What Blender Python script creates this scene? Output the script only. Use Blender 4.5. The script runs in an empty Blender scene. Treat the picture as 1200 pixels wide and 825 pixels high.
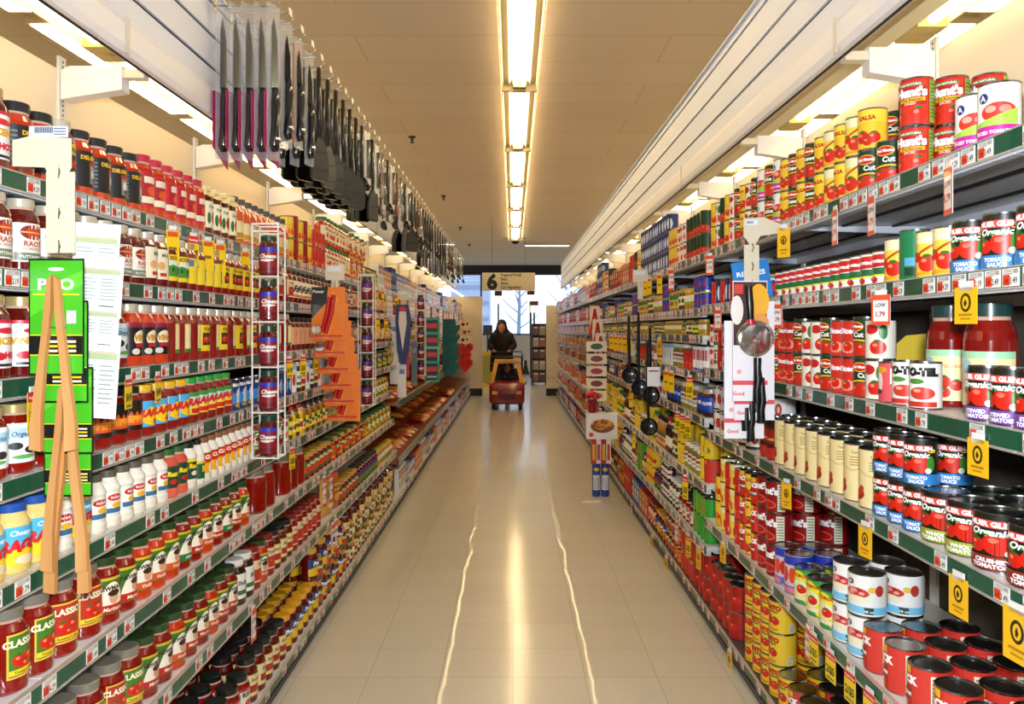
import bpy, math, random
from mathutils import Vector, Matrix
random.seed(7)
SC = bpy.context.scene
COL = SC.collection
PI = math.pi
EYE = 1.47; F = 930.0; HY = 386.0; CX = 601.0

# ---------------------------------------------------------------- camera, world, exposure
cd = bpy.data.cameras.new('camera'); cam = bpy.data.objects.new('camera', cd); COL.objects.link(cam)
cam.location = (0, 0, EYE); cam.rotation_euler = (PI/2, 0, 0)
cd.sensor_width = 36; cd.lens = 36*F/1200; cd.clip_start = .05; cd.clip_end = 300
cd.shift_x = -1/1200; cd.shift_y = -(412.5-HY)/1200
SC.camera = cam
SC.view_settings.view_transform = 'Standard'; SC.view_settings.look = 'None'
SC.view_settings.gamma = 1; SC.view_settings.use_curve_mapping = False
SC.view_settings.exposure = 0.32
w = bpy.data.worlds.new('winter_sky'); SC.world = w; w.use_nodes = True
w.node_tree.nodes['Background'].inputs[0].default_value = (.72, .84, 1, 1)
w.node_tree.nodes['Background'].inputs[1].default_value = 1.5

def area(name, loc, rot, sx, sy, power, col):
    l = bpy.data.lights.new(name, 'AREA'); l.shape = 'RECTANGLE'; l.size = sx; l.size_y = sy
    l.energy = power; l.color = col
    o = bpy.data.objects.new(name, l); COL.objects.link(o); o.location = loc; o.rotation_euler = rot
    return o
# the photographer's flash, just above the lens
FLASH = area('camera_flash', (0.03, -.1, 1.62), (math.radians(88), 0, 0), .16, .10, 64, (.86, .93, 1))
TUBE = (1, .86, .58)
P_TUBE = 12.0      # centre tubes
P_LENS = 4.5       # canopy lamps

# ---------------------------------------------------------------- helpers
def lin(h):
    h = h.lstrip('#'); v = [int(h[i:i+2], 16)/255 for i in (0, 2, 4)]
    return tuple(c/12.92 if c <= .04045 else ((c+.055)/1.055)**2.4 for c in v)
MATS = {}
def mat(hexc, rough=.42, metal=0, coat=0, emit=0, trans=0, alpha=1):
    k = (hexc, rough, metal, coat, emit, trans, alpha)
    if k in MATS: return MATS[k]
    m = bpy.data.materials.new('m_%s' % hexc.strip('#')); m.use_nodes = True
    b = m.node_tree.nodes['Principled BSDF']; c = lin(hexc)
    b.inputs['Base Color'].default_value = (*c, 1)
    b.inputs['Roughness'].default_value = rough; b.inputs['Metallic'].default_value = metal
    b.inputs['Coat Weight'].default_value = coat; b.inputs['Coat Roughness'].default_value = .04
    if emit:
        b.inputs['Emission Color'].default_value = (*c, 1); b.inputs['Emission Strength'].default_value = emit
    if trans: b.inputs['Transmission Weight'].default_value = trans
    if alpha < 1: b.inputs['Alpha'].default_value = alpha
    m.diffuse_color = (*c, 1)
    MATS[k] = m; return m
def noisy(hexa, hexb, scale, rough=.4, bump=0, stretch=(1, 1, 1), metal=0, coat=0, contrast=(.35, .65)):
    """two-tone procedural material, object coordinates"""
    k = ('noisy', hexa, hexb, scale, rough, bump, stretch, metal, coat)
    if k in MATS: return MATS[k]
    m = bpy.data.materials.new('n_%s' % hexa.strip('#')); m.use_nodes = True; nt = m.node_tree; N = nt.nodes; L = nt.links
    b = N['Principled BSDF']; b.inputs['Roughness'].default_value = rough; b.inputs['Metallic'].default_value = metal
    b.inputs['Coat Weight'].default_value = coat; b.inputs['Coat Roughness'].default_value = .05
    tc = N.new('ShaderNodeTexCoord'); mp = N.new('ShaderNodeMapping'); mp.inputs['Scale'].default_value = stretch
    no = N.new('ShaderNodeTexNoise'); no.inputs['Scale'].default_value = scale; no.inputs['Detail'].default_value = 3
    cr = N.new('ShaderNodeValToRGB'); cr.color_ramp.elements[0].position = contrast[0]; cr.color_ramp.elements[1].position = contrast[1]
    cr.color_ramp.elements[0].color = (*lin(hexa), 1); cr.color_ramp.elements[1].color = (*lin(hexb), 1)
    L.new(tc.outputs['Object'], mp.inputs[0]); L.new(mp.outputs[0], no.inputs[0]); L.new(no.outputs[0], cr.inputs[0]); L.new(cr.outputs[0], b.inputs['Base Color'])
    if bump:
        bp = N.new('ShaderNodeBump'); bp.inputs['Strength'].default_value = bump; bp.inputs['Distance'].default_value = .002
        L.new(no.outputs[0], bp.inputs['Height']); L.new(bp.outputs[0], b.inputs['Normal'])
    MATS[k] = m; return m
METAL = lambda: mat('#b9b9b4', .28, 1)
CHROME = lambda: mat('#d8d8d8', .12, 1)
WHITEP = lambda: mat('#e9e7e2', .45)
BLACK = lambda: mat('#0b0b0c', .3)

TXT = {}
def text2d(s, bold=.012):
    """flat glyph mesh of a string: cap height 1, centred; cached"""
    k = (s, bold)
    if k in TXT: return TXT[k]
    c = bpy.data.curves.new('t', 'FONT'); c.body = s; c.size = 1; c.offset = bold; c.resolution_u = 2
    c.align_x = 'CENTER'; c.fill_mode = 'FRONT'
    o = bpy.data.objects.new('t', c); COL.objects.link(o)
    dg = bpy.context.evaluated_depsgraph_get(); me = bpy.data.meshes.new_from_object(o.evaluated_get(dg))
    vs = [(v.co.x/.7, v.co.y/.7) for v in me.vertices]; fs = [tuple(p.vertices) for p in me.polygons]
    bpy.data.objects.remove(o); bpy.data.curves.remove(c); bpy.data.meshes.remove(me)
    if vs:
        xs = [v[0] for v in vs]; mx = (min(xs)+max(xs))/2; vs = [(x-mx, y) for x, y in vs]; wd = max(xs)-min(xs)
    else: wd = 1
    TXT[k] = (vs, fs, wd); return TXT[k]

class MB:
    def __init__(s): s.v = []; s.f = []; s.m = []; s.sm = []; s.mats = []; s.T = None
    def mi(s, m):
        if m not in s.mats: s.mats.append(m)
        return s.mats.index(m)
    def add(s, vs, fs, m, smooth=False):
        n = len(s.v); i = s.mi(m)
        if s.T is not None: vs = [tuple(s.T @ Vector(q)) for q in vs]
        s.v += vs; s.f += [tuple(a+n for a in f) for f in fs]; s.m += [i]*len(fs); s.sm += [smooth]*len(fs)
    def box(s, x0, x1, y0, y1, z0, z1, m):
        vs = [(x, y, z) for x in (x0, x1) for y in (y0, y1) for z in (z0, z1)]
        s.add(vs, [(0, 1, 3, 2), (4, 6, 7, 5), (0, 4, 5, 1), (2, 3, 7, 6), (0, 2, 6, 4), (1, 5, 7, 3)], m)
    def lathe(s, prof, seg, m, smooth=True):
        """prof (r,z) bottom to top; m a material or a list per ring segment"""
        vs = []; ring = []
        for r, z in prof:
            if r < 1e-6: ring.append([len(vs)]*seg); vs.append((0, 0, z))
            else:
                ring.append(list(range(len(vs), len(vs)+seg)))
                vs += [(r*math.sin(2*PI*k/seg), -r*math.cos(2*PI*k/seg), z) for k in range(seg)]
        ms = m if isinstance(m, list) else [m]*(len(prof)-1)
        for j in range(len(prof)-1):
            fs = []
            for k in range(seg):
                a, b, c, d = ring[j][k], ring[j][(k+1) % seg], ring[j+1][(k+1) % seg], ring[j+1][k]
                q = []
                for i in (a, b, c, d):
                    if i not in q: q.append(i)
                if len(q) > 2: fs.append(tuple(q))
            n0 = len(s.v)
            used = sorted({i for f in fs for i in f}); mp = {u: i for i, u in enumerate(used)}
            s.add([vs[u] for u in used], [tuple(mp[i] for i in f) for f in fs], ms[j], smooth)
    def tube(s, pts, r, m, seg=6, close=False):
        pts = [Vector(p) for p in pts]; n = len(pts); vs = []; fs = []
        rr = r if isinstance(r, (list, tuple)) else [r]*n
        up = None
        for i, p in enumerate(pts):
            t = (pts[min(i+1, n-1)]-pts[max(i-1, 0)]).normalized()
            if up is None:
                a = Vector((0, 0, 1)) if abs(t.z) < .9 else Vector((1, 0, 0)); up = (a - t*a.dot(t)).normalized()
            else:
                up = (up - t*up.dot(t)); up = up.normalized() if up.length > 1e-6 else Vector((1, 0, 0))
            sd = t.cross(up)
            for k in range(seg):
                a = 2*PI*k/seg; q = p + (up*math.cos(a)+sd*math.sin(a))*rr[i]; vs.append(tuple(q))
        for i in range(n-1):
            for k in range(seg):
                a = i*seg+k; b = i*seg+(k+1) % seg; fs.append((a, b, b+seg, a+seg))
        fs.append(tuple(range(seg))[::-1]); fs.append(tuple(range((n-1)*seg, n*seg)))
        s.add(vs, fs, m, True)
    def prism(s, poly, axis, a0, a1, m):
        """closed 2D polygon extruded along an axis from a0 to a1"""
        def P(u, v, a): return {'x': (a, u, v), 'y': (u, a, v), 'z': (u, v, a)}[axis]
        n = len(poly); vs = [P(u, v, a0) for u, v in poly]+[P(u, v, a1) for u, v in poly]
        fs = [tuple(range(n))[::-1], tuple(range(n, 2*n))]+[(i, (i+1) % n, n+(i+1) % n, n+i) for i in range(n)]
        s.add(vs, fs, m)
    def ball(s, c, rx, ry, rz, m, seg=14, rings=9):
        T = s.T; M = Matrix.Translation(c) @ Matrix.Diagonal((rx, ry, rz, 1)); s.T = M if T is None else T @ M
        s.lathe([(math.sin(PI*i/rings) if 0 < i < rings else 0, -math.cos(PI*i/rings)) for i in range(rings+1)], seg, m); s.T = T
    def text(s, txt, o, ux, uz, size, m, width=None, bold=.012, shear=0):
        """flat text at point o, along unit vectors ux and uz; size = cap height"""
        vs, fs, wd = text2d(txt, bold); k = size; kx = k if width is None else width/wd
        o = Vector(o); ux = Vector(ux); uz = Vector(uz)
        s.add([tuple(o+ux*(x*kx+y*shear*k)+uz*(y*k)) for x, y in vs], fs, m)
    def merge(s, o):
        n = len(s.v); s.v += o.v; s.f += [tuple(a+n for a in f) for f in o.f]; s.m += [s.mi(o.mats[i]) for i in o.m]; s.sm += o.sm
    def mesh(s, name):
        me = bpy.data.meshes.new(name); me.from_pydata(s.v, [], s.f)
        for m in s.mats: me.materials.append(m)
        me.polygons.foreach_set('material_index', s.m); me.polygons.foreach_set('use_smooth', s.sm)
        me.update(); return me
    def build(s, name, parent=None, loc=None, rot=None, angle=40):
        me = s.mesh(name)
        if any(s.sm):
            try: me.set_sharp_from_angle(angle=math.radians(angle))
            except Exception: pass
        o = bpy.data.objects.new(name, me); COL.objects.link(o)
        if parent: o.parent = parent
        if loc: o.location = loc
        if rot: o.rotation_euler = rot
        return o
USED = {}
def tag(o, label=None, cat=None, group=None, kind=None):
    if label:
        if label in USED and not (group and USED[label] == group): print('DUP LABEL', label)
        USED[label] = group
        n = len(label.replace('-', ' ').split())
        o['label'] = label
    if cat: o['category'] = cat
    if group: o['group'] = group
    if kind: o['kind'] = kind
    return o
def empty(name, loc, rz=0, label=None, cat=None, group=None):
    o = bpy.data.objects.new(name, None); o.empty_display_size = .05; COL.objects.link(o); o.location = loc; o.rotation_euler = (0, 0, rz)
    return tag(o, label, cat, group)
ORD = 'zeroth first second third fourth fifth sixth seventh eighth ninth tenth eleventh twelfth thirteenth fourteenth fifteenth sixteenth seventeenth eighteenth nineteenth'.split()
TENS = {2: 'twent', 3: 'thirt', 4: 'fort', 5: 'fift', 6: 'sixt', 7: 'sevent', 8: 'eight', 9: 'ninet'}
def ordw(n):
    if n < 20: return ORD[n]
    if n >= 100: return 'hundred-and-' + ordw(n-100) if n > 100 else 'hundredth'
    t, u = divmod(n, 10)
    return TENS[t]+'ieth' if u == 0 else TENS[t]+'y-'+ORD[u]
def PX(x, px): return F*abs(x)/abs(px-CX)            # depth at which lateral distance x falls on a column
# ---------------------------------------------------------------- the room
def struct(o): o['kind'] = 'structure'; return o
ZC = 3.73
def floor_mat():
    m = bpy.data.materials.new('waxed_vinyl_tile'); m.use_nodes = True; nt = m.node_tree; N = nt.nodes; L = nt.links
    b = N['Principled BSDF']; tc = N.new('ShaderNodeTexCoord')
    br = N.new('ShaderNodeTexBrick'); br.offset = 0; br.inputs['Scale'].default_value = 1
    br.inputs['Brick Width'].default_value = .305; br.inputs['Row Height'].default_value = .305; br.inputs['Mortar Size'].default_value = .0012
    br.inputs['Color1'].default_value = (*lin('#e3dccd'), 1); br.inputs['Color2'].default_value = (*lin('#ded6c5'), 1); br.inputs['Mortar'].default_value = (*lin('#a89e8b'), 1)
    L.new(tc.outputs['Object'], br.inputs[0])
    no = N.new('ShaderNodeTexNoise'); no.inputs['Scale'].default_value = 60; L.new(tc.outputs['Object'], no.inputs[0])
    mx = N.new('ShaderNodeMix'); mx.data_type = 'RGBA'; mx.blend_type = 'MULTIPLY'; mx.inputs[0].default_value = .12
    L.new(br.outputs[0], mx.inputs[6]); L.new(no.outputs[0], mx.inputs[7]); L.new(mx.outputs[2], b.inputs['Base Color'])
    b.inputs['Roughness'].default_value = .35
    b.inputs['Coat Weight'].default_value = .65; b.inputs['Coat Roughness'].default_value = .13; b.inputs['Coat IOR'].default_value = 1.5
    # gentle waviness of the wax and two added bump ridges that imitate bright reflection streaks
    mp = N.new('ShaderNodeMapping'); mp.inputs['Scale'].default_value = (1, .35, 1); L.new(tc.outputs['Object'], mp.inputs[0])
    n2 = N.new('ShaderNodeTexNoise'); n2.inputs['Scale'].default_value = 2.2; n2.inputs['Detail'].default_value = 1.5; L.new(mp.outputs[0], n2.inputs[0])
    bp = N.new('ShaderNodeBump'); bp.inputs['Strength'].default_value = .35; bp.inputs['Distance'].default_value = .012; L.new(n2.outputs[0], bp.inputs['Height'])
    sp = N.new('ShaderNodeSeparateXYZ'); L.new(tc.outputs['Object'], sp.inputs[0])
    n3 = N.new('ShaderNodeTexNoise'); n3.noise_dimensions = '1D'; n3.inputs['Scale'].default_value = 2.6; n3.inputs['Detail'].default_value = 3; L.new(sp.outputs['Y'], n3.inputs['W'])
    def M(op, a, bb=None, c=None):
        q = N.new('ShaderNodeMath'); q.operation = op
        for i, t in enumerate((a, bb, c)):
            if t is None: continue
            if isinstance(t, (int, float)): q.inputs[i].default_value = t
            else: L.new(t, q.inputs[i])
        return q.outputs[0]
    wob = M('MULTIPLY_ADD', n3.outputs[0], .05, -.025)
    hs = None
    for x0 in (-.30, .345):
        d = M('SUBTRACT', M('SUBTRACT', sp.outputs['X'], x0), wob)
        g = M('POWER', 2.718, M('MULTIPLY', M('MULTIPLY', d, d), -1/(.019**2)))
        hs = g if hs is None else M('ADD', hs, g)
    lim = N.new('ShaderNodeMapRange'); lim.inputs[1].default_value = 6.6; lim.inputs[2].default_value = 7.6; lim.inputs[3].default_value = 1; lim.inputs[4].default_value = 0
    L.new(sp.outputs['Y'], lim.inputs[0])
    hs = M('MULTIPLY', hs, lim.outputs[0])
    b2 = N.new('ShaderNodeBump'); b2.inputs['Strength'].default_value = 1; b2.inputs['Distance'].default_value = .0034
    L.new(hs, b2.inputs['Height']); L.new(bp.outputs[0], b2.inputs['Normal'])
    L.new(b2.outputs[0], b.inputs['Coat Normal'])
    return m
def ceil_mat():
    m = bpy.data.materials.new('ceiling_board'); m.use_nodes = True; nt = m.node_tree; N = nt.nodes; L = nt.links
    b = N['Principled BSDF']; tc = N.new('ShaderNodeTexCoord'); br = N.new('ShaderNodeTexBrick'); br.offset = .5
    br.inputs['Scale'].default_value = 1; br.inputs['Brick Width'].default_value = 2.44; br.inputs['Row Height'].default_value = .61; br.inputs['Mortar Size'].default_value = .006
    br.inputs['Color1'].default_value = (*lin('#efdcc0'), 1); br.inputs['Color2'].default_value = (*lin('#ead6b9'), 1); br.inputs['Mortar'].default_value = (*lin('#d9c2a0'), 1)
    L.new(tc.outputs['Object'], br.inputs[0]); L.new(br.outputs[0], b.inputs['Base Color']); b.inputs['Roughness'].default_value = .8
    return m
XW0, XW1, YW0, YW1 = -9.0, 9.0, -4.0, 28.0
b = MB(); b.box(XW0-.2, XW1+.2, YW0-.2, YW1+.2, -.1, 0, floor_mat()); struct(b.build('floor'))
CM = ceil_mat()
b = MB(); b.box(XW0-.2, XW1+.2, YW0-.2, YW1+.2, ZC, ZC+.1, CM); struct(b.build('ceiling'))
wm = mat('#dcd2be', .7)
b = MB(); b.box(XW0-.2, XW0, YW0, YW1, 0, ZC, wm); struct(b.build('wall_west'))
b = MB(); b.box(XW1, XW1+.2, YW0, YW1, 0, ZC, wm); struct(b.build('wall_east'))
b = MB(); b.box(XW0, XW1, YW0-.2, YW0, 0, ZC, wm); struct(b.build('wall_rear'))
# shop front: low wall, header, piers; glazing between
ws = 1.27; wh = 3.44
b = MB()
b.box(XW0, XW1, YW1, YW1+.2, 0, ws, mat('#e6e6ea', .6)); b.box(XW0, XW1, YW1, YW1+.2, wh, ZC, mat('#30313a', .6))
for x in (-9, -5.4, 5.0, 8.6): b.box(x, x+.4, YW1, YW1+.2, ws, wh, mat('#d5d8de', .6))
struct(b.build('wall_front'))
n = 0
for x0, x1 in ((-5.0, -3.0), (-3.0, -1.12), (-1.12, .62), (.62, 2.6), (2.6, 5.0)):
    n += 1
    fr = MB(); fm = mat('#33363c', .4)
    fr.box(x0, x0+.03, YW1+.05, YW1+.12, ws, wh, fm); fr.box(x1-.03, x1, YW1+.05, YW1+.12, ws, wh, fm)
    fr.box(x0+.03, x1-.03, YW1+.05, YW1+.12, ws, ws+.05, fm); fr.box(x0+.03, x1-.03, YW1+.05, YW1+.12, wh-.05, wh, fm)
    wo = struct(fr.build('window_%d' % n))
    g = MB(); g.box(x0+.03, x1-.03, YW1+.08, YW1+.086, ws+.05, wh-.05, mat('#f4f8ff', .0, trans=1)); g.build('window_pane', wo)
# snowy street outside
b = MB(); b.box(-30, 30, YW1+.3, 80, -.4, -.15, noisy('#dfe6f0', '#c4cedd', .4, .8)); tag(b.build('snowy_ground'), kind='structure')
b = MB(); bm = mat('#aeb9cc', .8); b.box(-3.9, -1.5, 50, 54, -.15, 7, bm); 
for k in range(6): b.box(-3.9, -1.5, 49.96, 50, 1+k, 1.25+k, mat('#8f9cb4', .8))
tag(b.build('distant_building'), 'pale banded building seen through the shop window beyond the aisle', 'building')
for i, (x, y) in enumerate(((.3, 45), (3.0, 42), (-5, 46))):
    t = MB(); tm = mat('#8290a8', .8)
    t.tube([(0, 0, -.2), (.05, 0, 2), (.1, 0, 4.6)], [.14, .1, .03], tm)
    for k in range(14):
        a = k*2.4; z = 1.5+k*.22; L_ = 1.5-.05*k
        t.tube([(.05, 0, z), (.05+math.cos(a)*L_*.5, math.sin(a)*L_*.5, z+.5), (.05+math.cos(a)*L_, math.sin(a)*L_, z+1.2)], [.04, .025, .008], tm, 5)
    o = t.build('bare_tree'); o.location = (x, y, 0)
    tag(o, ('bare winter tree outside the middle of the shop window', 'bare winter tree outside behind the register lamp pole', 'bare winter tree outside beyond the monitor by the aisle end')[i], 'tree', 'bare trees outside')

# ---------------------------------------------------------------- ceiling strip fixtures
LXC = .06
def strip(i, y0, y1):
    t = empty('ceiling_light', (LXC, (y0+y1)/2, ZC), 0, 'ceiling fluorescent fixture over the aisle, %s of the strip from the near end' % ordw(i+1), 'light', 'ceiling strip over the aisle')
    L_ = (y1-y0)/2; hw = .155; f = MB(); cm = mat('#f2e3bd', .5)
    f.box(-hw, hw, -L_, L_, -.02, -.001, cm)
    for s in (-1, 1):
        f.prism([(s*hw, -.02), (s*(hw-.015), -.02), (s*(hw+.0), -.09), (s*(hw+.008), -.09)], 'y', -L_, L_, cm)
        f.prism([(s*hw*.5, -.02), (s*hw*.45, -.02), (s*(hw*.62), -.05), (s*(hw*.64), -.05)], 'y', -L_, L_, cm)
    for s in (-1, 1): f.box(-hw, hw, s*(L_-.005)-.004, s*(L_-.005)+.004, -.10, -.02, mat('#c9b48a', .5))
    f.build('housing', t)
    q = MB()
    for s in (-1, 1): q.box(*sorted((s*(hw+.009), s*(hw+.012))), -L_+.02, L_-.02, -.085, -.03, mat('#ffe6b4', .5, emit=1.8))
    q.build('side_glow_strip', t)  # glowing strips added along the trough sides to brighten the ceiling
    for s in (-1, 1):
        q = MB(); x = s*.035
        q.tube([(x, -L_+.09, -.055), (x, L_-.09, -.055)], .019, TUBEM, 10); q.build('tube', t)
    q = MB()
    for s in (-1, 1): q.prism([(-.07, -.02), (.07, -.02), (.055, -.085), (-.055, -.085)], 'y', s*(L_-.02)-(.06 if s > 0 else 0), s*(L_-.02)+(.06 if s < 0 else 0), mat('#9a8763', .5))
    q.build('lamp_holder', t)
TUBEM = mat('#ffeec6', .5, emit=P_TUBE)
for i in range(7):
    y0 = 2.33+2.44*i
    strip(i, y0+.01, y0+2.43)
for i in range(7):  # fill lights added past both runs so their bounce lifts the ceiling
    for sx in (-3.35, 3.2):
        y0 = .5+2.6*i; f = MB(); f.box(-.155, .155, -1.2, 1.2, -.06, -.001, mat('#f2e3bd', .5)); f.box(-.13, .13, -1.18, 1.18, -.066, -.06, mat('#ffeec6', .5, emit=14)); f.build('lamp_body') if False else None
        tag(f.build('added_fill_light', loc=(sx, y0+1.2, ZC)), 'added fill light over the next aisle beyond the %s, %s of its line' % ('sauce side' if sx < 0 else 'can side', ordw(i+1)), 'light', 'added fill lights over the next aisles')
# cross-aisle fixtures nearer the shop front
cf = [(-2.1, 20.6), (.9, 20.9), (2.9, 21), (-2.3, 22.6), (2.7, 22.8), (-2.2, 24.6), (2.6, 24.8), (-5.2, 22), (5.6, 22), (-5, 25), (5.4, 25)]
for i, (x, y) in enumerate(cf):
    f = MB(); f.box(-.6, .6, -.1, .1, -.06, -.001, mat('#e8e8e0', .5)); f.box(-.57, .57, -.08, .08, -.065, -.06, mat('#f4fbff', .5, emit=5))
    o = f.build('crosswise_ceiling_light', loc=(x, y, ZC)); tag(o, 'crosswise ceiling light before the shop windows, %s lamp counted from the aisle' % ordw(i+1), 'light', 'crosswise ceiling lights')
for i, (x, y) in enumerate(((-1.18, 9.3), (-1.17, 13.4), (-1.16, 17.5), (-1.15, 21.0))):
    s_ = MB(); dm = mat('#4a4640', .4, .6)
    s_.lathe([(0, -.001), (.045, -.001), (.045, -.012), (.02, -.02), (.012, -.06), (.03, -.075), (.0, -.08)][::-1], 12, dm)
    tag(s_.build('sprinkler_head', loc=(x, y, ZC)), 'small dark sprinkler head on the ceiling, %s from the near end of the aisle' % ordw(i+1), 'sprinkler', 'ceiling sprinklers')
s_ = MB(); s_.lathe([(0, -.16), (.07, -.14), (.11, -.08), (.12, -.02), (.13, -.001), (0, -.001)], 16, mat('#1c1a18', .15)); s_.box(-.3, -.13, -.06, .06, -.05, -.001, WHITEP()); s_.box(.13, .3, -.06, .06, -.05, -.001, WHITEP())
tag(s_.build('security_dome', loc=(LXC, 19.65, ZC)), 'dark security camera dome at the far end of the ceiling strip', 'camera')

# ---------------------------------------------------------------- gondola shelving
BAYN = 13
SIDES = {
 'L': dict(s=-1, name='sauce', up=1.65, y0=.45, fas=1.31, lamp=(1.42, 1.53),
   lev=[(1.10, 1.817), (1.06, 1.597), (1.04, 1.366), (1.02, 1.164), (1.00, .963), (.98, .735), (.96, .47), (.93, .10)]),
 'R': dict(s=1, name='can', up=1.44, y0=.26, fas=1.10, lamp=(1.335, 1.44),
   lev=[(.93, 1.842), (.93, 1.586), (.94, 1.28), (.95, .976), (.95, .54), (.95, .10)],
   far=[(.93, 1.842), (.93, 1.575), (.93, 1.44), (.94, 1.25), (.94, 1.03), (.95, .70), (.95, .395), (.95, .10)]),
}
BAY = 1.22
RSW = 3.92      # depth at which the can side changes to the closer-set shelves
LNAMES8 = ['top', 'second', 'third', 'fourth', 'fifth', 'sixth', 'seventh', 'base']
LNAMES6 = ['top', 'second', 'third', 'fourth', 'fifth', 'base']
def levels(side, y):
    S = SIDES[side]
    if side == 'R': return (S['lev'], LNAMES6) if y < RSW-.01 else (S['far'], LNAMES8)
    return S['lev'], LNAMES8
def sname(side): return SIDES[side]['name']+' side'
deckm = noisy('#e4e2e0', '#dedbd8', 30, .35); railg = noisy('#14583f', '#0f4a36', 3, .3, coat=.3); lipm = mat('#c9c5bd', .3, .4)
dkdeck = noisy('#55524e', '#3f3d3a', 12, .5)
GREY = mat('#c9ccd6', .35); DARK = mat('#141414', .6)
def shelf(side, li, bi, woodfront=False):
    S = SIDES[side]; y0 = S['y0']+bi*BAY; lev, nm = levels(side, y0+.1); xe, z = lev[li]; s = S['s']
    t = empty('gondola_shelf', (s*xe, y0+BAY/2, 0), 0, 'white metal shelf with green price rail, %s shelf of the %s, %s bay' % (nm[li], sname(side), ordw(bi+1)), 'shelf', 'shelves of the '+sname(side))
    d = MB(); D = S['up']-xe-.012; H = BAY/2-.002; base = li == len(lev)-1
    def bx(a0, a1, y_0, y_1, z0, z1, m): d.box(min(s*a0, s*a1), max(s*a0, s*a1), y_0, y_1, z0, z1, m)
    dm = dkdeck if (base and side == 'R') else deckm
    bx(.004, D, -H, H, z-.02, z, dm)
    if not base:
        bx(.006, .03, -H, H, z-.045, z-.02, GREY); bx(D-.03, D, -H, H, z-.05, z-.02, GREY)
        for q in (.36, .70): bx(D*q, D*q+.012, -H+.02, H-.02, z-.026, z-.02, DARK)
        d.prism([(s*.03, z-.022), (s*D, z-.022), (s*D, z-.05), (s*.05, z-.035)], 'y', -H+.003, -H+.007, GREY)
        d.prism([(s*.03, z-.022), (s*D, z-.022), (s*D, z-.05), (s*.05, z-.035)], 'y', H-.007, H-.003, GREY)
    d.build('deck', t)
    r = MB(); rz = z+.003
    r.box(*sorted((0, s*.006)), -H, H, rz-.040, rz-.003, railg)
    r.box(*sorted((-s*.003, s*.008)), -H, H, rz-.003, rz, lipm); r.box(*sorted((-s*.004, s*.008)), -H, H, rz-.044, rz-.040, DARK if base else lipm)
    r.build('price_rail', t)
    if base:
        k = MB(); k.box(*sorted((s*.02, s*.04)), -H, H, .0, z-.02, mat('#1a1a1c', .4)); k.box(*sorted((s*0, s*.03)), -H, H, z-.056, z-.041, mat('#222225', .4)); k.build('kick_plate', t)
    return t
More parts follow.
